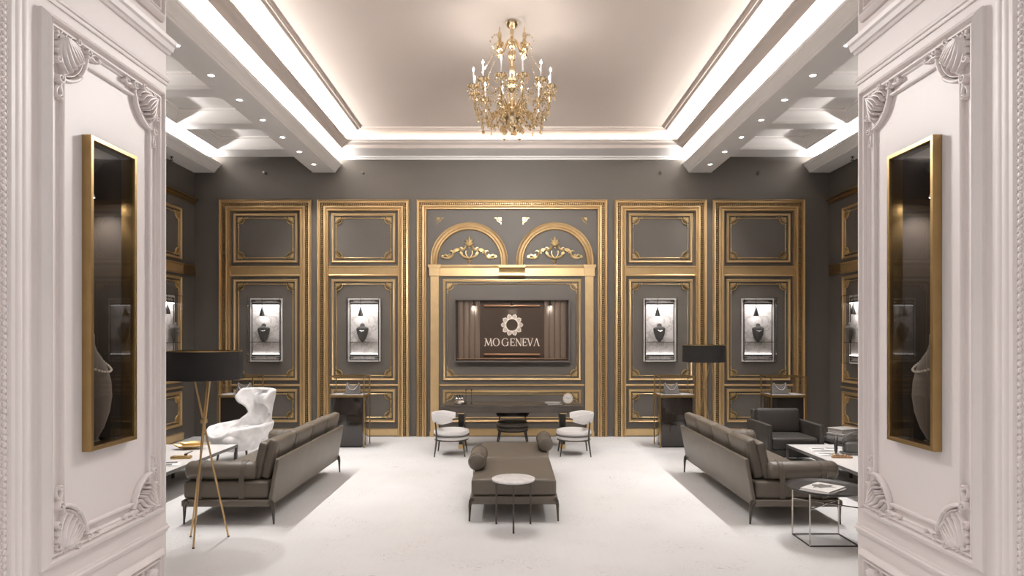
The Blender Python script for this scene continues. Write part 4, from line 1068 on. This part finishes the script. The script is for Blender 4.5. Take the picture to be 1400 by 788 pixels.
# clock
t = thing('desk_clock', 'round white desk clock with brass rim on the desk', 'clock', (.955, 11.22, .742), R(-6))
mb = MB(); mb.M = Matrix.Translation((0, 0, .098)) @ Matrix.Rotation(R(90), 4, 'X'); mb.lathe([(.001, -.03), (.08, -.03), (.094, -.02), (.096, 0), (.093, .02), (.086, .024), (.084, .016), (.001, .016)], n=40); mb.build('clock_case', 'lampgold', t)
mb = MB(); mb.M = Matrix.Translation((0, -.018, .098)) @ Matrix.Rotation(R(90), 4, 'X'); mb.lathe([(.001, 0), (.084, 0), (.084, .002), (.001, .002)], n=40); dl_ = mb.build('dial', 'dial', t)
mb = MB()
for k in range(12):
    a = 2 * PI * k / 12; p = (.07 * math.sin(a), -.0212, .098 + .07 * math.cos(a)); mb.rbox(p, (.004, .001, .004), .0005)
mb.build('hour_marks', 'print', dl_, smooth=False)
mb = MB(); mb.bar((0, -.0225, .098), (.052, -.0225, .108), .005); mb.bar((0, -.0225, .098), (-.036, -.0225, .124), .006); mb.build('hands', 'print', dl_, smooth=False)
mb = MB(); mb.rbox((-.04, 0, .006), (.012, .025, .006), .003); mb.rbox((.04, 0, .006), (.012, .025, .006), .003); mb.build('feet', 'lampgold', t)
book('book', 'lower dark book lying on the desk left of the clock', 'book', (.71, 11.16, .742), R(8), .26, .19, .02, cover='bust')
book('book', 'top grey book lying askew on the desk left of the clock', 'book', (.70, 11.17, .762), R(-14), .25, .18, .018, cover='boxgrey')
# crystal inkwell
t = thing('crystal_inkwell', 'cut crystal inkwell set at the left end of the desk', 'inkwell', (-.885, 11.15, .742))
mb = MB(); mb.lathe([(.05, 0), (.098, .008), (.10, .045), (.08, .075), (.062, .085), (.062, .06), (.068, .03), (.001, .02)], n=10); mb.build('glass_dish', 'chrome', t, smooth=False)
for dx in (-.045, 0, .045):
    mb = MB(); mb.lathe([(.02, .03), (.028, .06), (.024, .10), (.012, .115), (.001, .115)], c=(dx, 0, 0), n=8); b = mb.build('ink_bottle', 'silver', t, smooth=False)
    MB().lathe([(.006, .115), (.010, .13), (.007, .165), (.001, .17)], c=(dx, 0, 0), n=8).build('stopper', 'black', b)
t = thing('slim_candlestick', 'slim black candlestick on the desk, nearer the crystal inkwell', 'candlestick', (-.785, 11.22, .742), group='slim black candlesticks')
MB().lathe([(.001, 0), (.03, 0), (.03, .006), (.006, .012), (.004, .02), (.004, .225), (.012, .23), (.012, .25), (.001, .25)], n=14).build('stick', 'black', t)
MB().lathe([(.009, .25), (.009, .275), (.001, .278)], n=10).build('candle_stub', 'bust', t)
dup(t, (-.69, 11.22, .742), label='slim black candlestick on the desk, farther from the crystal inkwell')

# ------------------------------------------------------------------ chairs by the desk
def make_chair(label, fab, bk, frame='legs', group=None):
    """faces +X"""
    t = thing('accent_chair', label, 'chair', (0, 0, 0), 0, group)
    MB().lathe([(.001, .315), (.20, .315), (.262, .322), (.282, .345), (.285, .365), (.272, .392), (.235, .408), (.12, .418), (.001, .42)], n=40).build('seat_cushion', fab, t)
    MB().lathe([(.001, .25), (.24, .25), (.268, .258), (.28, .28), (.272, .302), (.24, .312), (.001, .312)], n=40).build('seat_base', fab, t)
    mb = MB(); mb.tube([(.283 * math.cos(2 * PI * i / 40), .283 * math.sin(2 * PI * i / 40), .312) for i in range(40)], .007, 6, closed=True); mb.build('seat_band', frame, t)
    mb = MB(); mb.lathe([(.20, .235), (.268, .235), (.272, .243), (.268, .25), (.20, .25)], n=40); mb.build('seat_ring', frame, t)
    # curved back hugging the rear half
    mb = MB(); rows = []; n = 26; sec = 12
    for i in range(n + 1):
        a = PI - R(98) + R(196) * i / n; e = min(i, n - i) / 3.0; k = min(1, .25 + e * .45) if e < 1.7 else 1
        hh_, tk = .086 * (k ** .5 if k < 1 else 1), .030 * (k ** .5 if k < 1 else 1)
        row = []
        for j in range(sec):
            q = 2 * PI * j / sec; cx_, cz_ = math.cos(q), math.sin(q)
            rr = .285 + tk * math.copysign(abs(cx_) ** .7, cx_) + .02 * cz_; row.append((rr * math.cos(a), rr * math.sin(a), .592 + hh_ * math.copysign(abs(cz_) ** .6, cz_)))
        rows.append(row)
    mb.strips(rows, closed=True); mb.add(rows[0], [tuple(range(sec))]); mb.add(rows[-1], [tuple(range(sec))]); mb.build('backrest', bk, t, ang=60)
    for sy in (-1, 1):
        mb = MB(); mb.tube([(-.245, sy * .275, 0), (-.215, sy * .235, .24), (-.215, sy * .24, .36), (-.235, sy * .215, .54)], [.010, .015, .014, .011], 8); mb.build('rear_leg', frame, t)
        mb = MB(); mb.tube([(.235, sy * .255, 0), (.20, sy * .21, .24)], [.009, .015], 8); mb.build('front_leg', frame, t)
    return t
ch = make_chair('white round-seated chair in front of the left end of the desk', 'fabric', 'fabric', group='white chairs in front of the desk'); ch.location = (-.975, 10.61, 0)
dup(ch, (.995, 10.61, 0), R(180), 'white round-seated chair in front of the right end of the desk')
bc = make_chair('dark leather chair pushed in behind the desk', 'leather', 'black'); bc.location = (.01, 11.56, 0); bc.rotation_euler = (0, 0, R(-90))  # backrest coloured black to paint in the shade behind the desk
bc.location = (.01, 11.60, 0)
for o in C.objects:
    if o.parent == bc and o.name.startswith('backrest'): o.location.z = -.055; o.scale.z = 1.02

# ------------------------------------------------------------------ white wing chair (faces -Y in its own frame)
wc = thing('wing_chair', 'white velvet wing chair at the far end of the left coffee table', 'armchair', (-4.10, 9.98, 0), R(-33))
def lerp_tab(tab, x):
    for (a, fa), (b, fb) in zip(tab, tab[1:]):
        if x <= b: 
            u = max(0, (x - a) / (b - a)); u = u * u * (3 - 2 * u); return fa + (fb - fa) * u
    return tab[-1][1]
mb = MB(); n = 44; lv = 9; rows = []
def bucket_rim(a):          # a: 0 at the back, pi at the front
    return lerp_tab([(0, .62), (.9, .60), (1.7, .575), (2.3, .555), (2.75, .46), (PI, .43)], abs(a))
for j in range(lv + 1):
    v = j / lv; row = []
    for i in range(n):
        a = 2 * PI * i / n; sa = (a + PI) % (2 * PI) - PI
        rz_ = bucket_rim(sa)
        k = .42 + .58 * math.sin(v * PI / 2) ** .8
        fx = .41; fy = .43 if abs(sa) < PI / 2 else .50
        ce, se = math.cos(sa), math.sin(sa)
        sq = 1 / (abs(ce) ** 2.6 + abs(se) ** 2.6) ** (1 / 2.6)
        row.append((fx * k * se * sq, fy * k * ce * sq - .02 + .04 * v, .17 + (rz_ - .17) * v))
    rows.append(row)
mb.strips(rows, closed=True); mb.add(rows[0], [tuple(range(n))])
ob = mb.build('bucket_shell', 'velvet', wc, ang=180)
md = ob.modifiers.new('thick', 'SOLIDIFY'); md.thickness = .07; md.offset = -1
ob.modifiers.new('soft', 'SUBSURF').levels = 1; ob.modifiers['soft'].render_levels = 1
mb = MB(); nz, na = 16, 22; rows = []
for j in range(nz + 1):
    z = .48 + .60 * j / nz
    ha = R(lerp_tab([(.48, 96), (.60, 66), (.70, 50), (.78, 58), (.88, 78), (.94, 82), (1.02, 75), (1.08, 66)], z))
    row = []
    for i in range(na + 1):
        a = -ha + 2 * ha * i / na
        ce, se = math.cos(a), math.sin(a); sq = 1 / (abs(ce) ** 2.8 + abs(se) ** 2.8) ** (1 / 2.8)
        rx = .385 - .05 * math.sin(PI * min(1, max(0, (z - .5) / .45))); ry = .40
        row.append((rx * se * sq, ry * ce * sq + .14 * (z - .48), z + .01 * math.cos(a)))
    rows.append(row)
mb.strips(rows); ob = mb.build('winged_back', 'velvet', wc, ang=180)
md = ob.modifiers.new('thick', 'SOLIDIFY'); md.thickness = .06; md.offset = -1
ob.modifiers.new('soft', 'SUBSURF').levels = 1; ob.modifiers['soft'].render_levels = 1
mb = MB(); mb.rbox((0, -.06, .38), (.32, .38, .075), .06, puff=(0, 0, .02), n=4); mb.build('seat_cushion', 'velvet', wc)
mb = MB(); mb.rbox((0, .36, .93), (.17, .05, .085), .045, puff=(0, .02, 0), n=4, T=Matrix.Rotation(R(-10), 4, 'X')); p = mb.build('headrest_pillow', 'velvet', wc)
mb = MB(); mb.box(-.05, .05, .30, .47, 1.065, 1.085); mb.build('pillow_strap', 'trim', p, smooth=False)
for x, y in ((-.2, -.24), (.2, -.24), (-.2, .22), (.2, .22)):
    mb = MB(); mb.tube([(x * 1.1, y * 1.1, 0), (x, y, .20)], [.014, .02], 8); mb.build('leg', 'topedge', wc)

# ------------------------------------------------------------------ dark armchair
ac = thing('leather_armchair', 'dark boxy leather armchair at the far end of the right coffee table', 'armchair', (4.09, 9.90, 0))
for sx in (-1, 1):
    mb = MB(); mb.rbox((sx * .375, -.0, .355), (.035, .43, .265), .02, n=3); mb.build('arm', 'leather_dark', ac)
mb = MB(); mb.rbox((0, .37, .46), (.345, .055, .30), .02, n=3, T=Matrix.Rotation(R(-6), 4, 'X')); mb.build('back_shell', 'leather_dark', ac)
mb = MB(); mb.rbox((0, .25, .60), (.325, .07, .19), .045, puff=(0, .02, 0), n=4, T=Matrix.Rotation(R(-10), 4, 'X')); p = mb.build('back_cushion', 'leather_dark', ac)
mb = MB(); mb.tube([(-.31, .178, .60), (.31, .178, .60)], .004, 5); mb.build('stitching', 'leather_seam', p)
mb = MB(); mb.rbox((0, -.07, .345), (.335, .345, .085), .04, puff=(0, 0, .015), n=4); mb.build('seat_cushion', 'leather_dark', ac)
mb = MB(); mb.rbox((0, 0, .20), (.36, .40, .055), .015); mb.build('seat_base', 'leather_dark', ac)
for x in (-.36, .36):
    for y in (-.38, .36): mb = MB(); mb.tube([(x, y, 0), (x, y, .10)], [.012, .016], 8); mb.build('leg', 'legs', ac)

# ------------------------------------------------------------------ chandelier
cd = thing('chandelier', 'gilt and crystal chandelier with candle lights hanging from the ceiling', 'chandelier', (0, 7.62, 0))
Z = lambda py: EYE + (460 - py) * 7.62 / F
zt_c = H(3.64)
MB().lathe([(.001, zt_c - .002), (.07, zt_c - .002), (.078, zt_c - .02), (.066, zt_c - .05), (.03, zt_c - .075), (.012, zt_c - .09), (.001, zt_c - .09)], n=28).build('ceiling_canopy', 'champagne', cd)
zz = [(0.012, 40), (.012, 46), (.022, 47), (.022, 51), (.012, 53), (.03, 54), (.052, 57), (.052, 60), (.028, 64), (.012, 66), (.014, 71), (.02, 72), (.045, 74), (.046, 78), (.022, 82), (.03, 86), (.038, 94), (.03, 102), (.018, 106), (.05, 107), (.05, 111), (.022, 115), (.05, 117), (.05, 121), (.024, 124), (.012, 128), (.012, 136), (.03, 139), (.05, 143), (.06, 147)]
MB().lathe([(r, Z(p)) for r, p in zz], n=20).build('centre_stem', 'champagne', cd)
MB().lathe([(.055, Z(146)), (.095, Z(148)), (.112, Z(151)), (.115, Z(156)), (.10, Z(163)), (.07, Z(169)), (.045, Z(171)), (.05, Z(174)), (.035, Z(178)), (.012, Z(181)), (.016, Z(184)), (.001, Z(187))], n=28).build('gilt_bowl', 'champagne', cd)
Zr = Z(123)      # height of the candle cups
RA = .455
bulbs = []
BEADS = MB(); drop0 = None
for k in range(12):
    a = R(15 + 30 * k); ca, sa = math.cos(a), math.sin(a); zc_ = Zr - .012
    P = lambda r, z: (r * ca, r * sa, z)
    mb = MB(); pts = bez(P(.06, Z(149)), P(.20, Z(150) + .02), P(.22, Z(172)), P(.33, Z(165))) + bez(P(.33, Z(165)), P(.43, Z(159)), P(.465, Z(146)), P(RA, zc_ - .01))[1:]
    mb.tube(pts, [.012 - .0003 * i for i in range(len(pts))], 7); arm = mb.build('candle_arm', 'crystal', cd)
    MB().lathe([(.012, zc_ - .03), (.024, zc_ - .015), (.05, zc_ - .002), (.068, zc_ + .008), (.07, zc_ + .016), (.05, zc_ + .006), (.02, zc_ + .004), (.018, zc_ + .03), (.001, zc_ + .03)], c=P(RA, 0), n=16).build('drip_cup', 'champagne', arm)
    MB().lathe([(.0085, zc_ + .03), (.0085, zc_ + .175), (.004, zc_ + .182), (.001, zc_ + .182)], c=P(RA, 0), n=10).build('candle', 'top', arm)
    mb = MB(); mb.lathe([(.001, 0), (.008, .004), (.011, .014), (.008, .028), (.002, .042), (.001, .045)], c=P(RA, zc_ + .18), n=10); mb.build('bulb', 'bulb', arm)
    bulbs.append(P(RA, zc_ + .205))
    # crystals below the cup, along the arm
    mb = BEADS
    for j, i in enumerate(range(2, len(pts) - 1, 2)):
        x, y, z = pts[i]; mb.ell((x, y, z + .024), (.014, .014, .02), 6, 4); mb.ell((x + .012 * sa, y - .012 * ca, z - .028), (.011, .011, .022), 5, 4); mb.ell((x - .014 * sa, y + .014 * ca, z - .018), (.010, .010, .018), 5, 4)
    for j in range(6):
        b = 2 * PI * j / 6 + a; x, y = RA * ca + .066 * math.cos(b), RA * sa + .066 * math.sin(b)
        if drop0 is None:
            mb = MB(); mb.lathe([(.001, -.066), (.007, -.058), (.010, -.045), (.008, -.034), (.003, -.024), (.006, -.016), (.007, -.010), (.005, -.003), (.001, .0)], n=6); drop0 = mb.build('cup_drop', 'crystal', cd, smooth=False); d_ = drop0
        else: d_ = drop0.copy(); C.objects.link(d_)
        d_.location = (x, y, zc_ + .002)
    # swag of beads to the next arm and a long pear drop
    a2 = R(45 + 30 * k)
    mb = BEADS
    for j in range(1, 12):
        u = j / 12; r = RA * .93; b = a + (a2 - a) * u; mb.ell((r * math.cos(b), r * math.sin(b), zc_ - .03 - .14 * (1 - (2 * u - 1) ** 2)), (.009, .009, .010), 6, 4)
    r = .35; zd = Z(166)
    mb = MB(); mb.tube([P(r, zd + .02), P(r, zd - .05)], .0025, 4); mb.ell(P(r, zd - .06), (.008, .008, .008), 6, 4); mb.lathe([(.001, -.06), (.02, -.045), (.018, -.025), (.006, -.004), (.001, 0)], c=P(r, zd - .065), n=6); mb.build('pear_drop', 'crystal', cd, smooth=False)
    # upright leaf sprays around the bowl and inner strands
    mb = MB(); q = bez(P(.05, Z(150)), P(.10, Z(140)), P(.16, Z(130)), P(.20, Z(136)), 8); mb.tube(q, [.010, .012, .013, .012, .011, .009, .007, .005, .003], 6); mb.ell(P(.20, Z(137)), (.011, .011, .02), 6, 4); mb.build('leaf_spray', 'champagne', cd)
    mb = BEADS
    for j in range(13):
        u = j / 12; mb.ell(P(.05 + (.40 - .05) * u, Z(112) + (zc_ - Z(112)) * u - .09 * (1 - (2 * u - 1) ** 2)), (.008, .008, .009), 6, 4)
    if k % 2 == 0:
        mb = MB(); r = .085; mb.tube([P(r, Z(166)), P(r + .03, Z(172))], .002, 4); mb.lathe([(.001, -.085), (.026, -.06), (.022, -.03), (.008, -.006), (.001, 0)], c=P(r + .04, Z(173)), n=6); mb.build('pear_drop', 'crystal', cd, smooth=False)
for k in range(6):
    a = R(30 + 60 * k); ca, sa = math.cos(a), math.sin(a); P = lambda r, z: (r * ca, r * sa, z)
    ru = .165
    mb = MB(); pts = bez(P(.02, Z(60)), P(.07, Z(44)), P(.10, Z(82)), P(ru, Z(68))); mb.tube(pts, .008, 6); arm = mb.build('upper_arm', 'champagne', cd)
    MB().lathe([(.01, Z(77)), (.04, Z(74)), (.046, Z(71.5)), (.03, Z(69.5)), (.02, Z(68.5)), (.045, Z(66.5)), (.05, Z(63.5)), (.03, Z(61.5)), (.012, Z(60)), (.001, Z(60))], c=P(ru, 0), n=18).build('drip_cup', 'champagne', arm)
    MB().lathe([(.012, Z(60)), (.022, Z(57)), (.026, Z(53)), (.018, Z(49)), (.008, Z(47)), (.010, Z(45)), (.002, Z(40)), (.001, Z(40))], c=P(ru, 0), n=10).build('crystal_spire', 'crystal', arm)
    mb = BEADS
    for j in range(5):
        q = .03 + .02 * j; mb.ell(P(ru + .02 + .025 * j, Z(58) - .02 * j * (j - 2) * .5 + .03), (.009, .009, .014), 6, 4)
    for j in range(14):
        u = j / 13; mb.ell(P(ru + .03 + (.36 - ru) * u, Z(66) + (Z(108) - Z(66)) * u ** .8 + .0), (.007, .007, .009), 6, 4)
o = BEADS.build('crystal_beads', 'crystal', cd, smooth=False); o['kind'] = 'stuff'
for i, p in enumerate(bulbs):
    if i % 2 == 0:
        l = bpy.data.lights.new('chandelier_or_fill_lamp', 'POINT'); l.energy = 1.2 * EX; l.shadow_soft_size = .02; l.color = (1, .95, .9)
        o = bpy.data.objects.new('chandelier_or_fill_lamp', l); C.objects.link(o); o.location = (p[0], p[1] + 7.62, p[2] + .03)

spot('chandelier_or_fill_lamp', (0, 7.62 - .5, Z(150)), 210 * EX, 105, 1.0, rot=(-R(72), 0, 0), size=.3)  # added fill spot aimed at the entrance to light the pillar faces
spot('chandelier_or_fill_lamp', (0, 7.62, Z(190)), 82 * EX, 160, 1.0, size=.7)  # added downward fill for the floor and sofas, not one of the bulbs
spot('chandelier_or_fill_lamp', (0, 7.62 + .5, Z(150)), 205 * EX, 100, 1.0, rot=(R(74), 0, 0), size=.35)  # added fill spot washing the middle of the back wall, no visible fitting
# ------------------------------------------------------------------ sprinkler heads
def make_sprinkler(label):
    t = thing('sprinkler_head', label, 'sprinkler', group='sprinkler heads')
    MB().lathe([(.001, 0), (.026, 0), (.026, .006), (.012, .010), (.012, .03), (.001, .03)], n=14).build('escutcheon', 'legs', t)
    mb = MB(); mb.tube([(-.010, 0, .03), (-.016, 0, .045), (-.004, 0, .062)], .0035, 6); mb.tube([(.010, 0, .03), (.016, 0, .045), (.004, 0, .062)], .0035, 6); mb.lathe([(.001, .060), (.026, .062), (.028, .066), (.001, .068)], n=12); mb.build('deflector', 'legs', t)
    return t
sp = make_sprinkler('')
first = True
for x, wh in ((P1X, 'above the far left gilded panelling'), (P2X, 'above the panelling left of the logo'), (-P2X, 'above the panelling right of the logo'), (-P1X, 'above the far right gilded panelling')):
    o = sp if first else copy_tree(sp); first = False
    o.location = (x, D, WZ(237)); o.rotation_euler = (R(90), 0, R(-20)); o['label'] = 'small dark sprinkler head on the back wall ' + wh
for sg, nm in ((-1, 'left'), (1, 'right')):
    o = copy_tree(sp); o.location = (sg * 5.87, 11.35, H(3.10)); o.rotation_euler = (PI, 0, 0); o['label'] = 'small dark sprinkler head under the %s side cornice' % nm
    o['group'] = 'sprinkler heads'

# ------------------------------------------------------------------ world, camera, view
wd = bpy.data.worlds.new('World'); bpy.context.scene.world = wd; wd.use_nodes = True
wn = wd.node_tree; bg = wn.nodes['Background']
tc = wn.nodes.new('ShaderNodeTexCoord'); sp_ = wn.nodes.new('ShaderNodeSeparateXYZ'); rp = wn.nodes.new('ShaderNodeValToRGB')
mr_ = wn.nodes.new('ShaderNodeMapRange'); mr_.inputs[1].default_value = -1; mr_.inputs[2].default_value = 1
wn.links.new(tc.outputs['Generated'], sp_.inputs[0]); wn.links.new(sp_.outputs['Z'], mr_.inputs[0]); wn.links.new(mr_.outputs[0], rp.inputs['Fac']); wn.links.new(rp.outputs['Color'], bg.inputs[0])
e_ = rp.color_ramp.elements; e_[0].position = .46; e_[0].color = (.06, .055, .05, 1); e_[1].position = .92; e_[1].color = (1.0, .965, .95, 1)
k_ = e_.new(.52); k_.color = (.22, .207, .20, 1)
bg.inputs[1].default_value = 1.2
cam = bpy.data.cameras.new('camera'); co = bpy.data.objects.new('camera', cam); C.objects.link(co)
co.location = (0, 0, EYE); co.rotation_euler = (R(90), 0, 0); cam.sensor_width = 36; cam.lens = F / 1400 * 36; cam.shift_y = 66 / 1400
cam.clip_start = 0.05; cam.clip_end = 100
sc = bpy.context.scene; sc.camera = co
sc.view_settings.view_transform = 'Standard'; sc.view_settings.look = 'None'; sc.view_settings.gamma = 1; sc.view_settings.use_curve_mapping = False
sc.view_settings.exposure = 0.22
sc.cycles.use_denoising = True
sc.cycles.max_bounces = 10; sc.cycles.diffuse_bounces = 5; sc.cycles.transparent_max_bounces = 24; sc.cycles.sample_clamp_indirect = 4; sc.cycles.caustics_reflective = False; sc.cycles.caustics_refractive = False
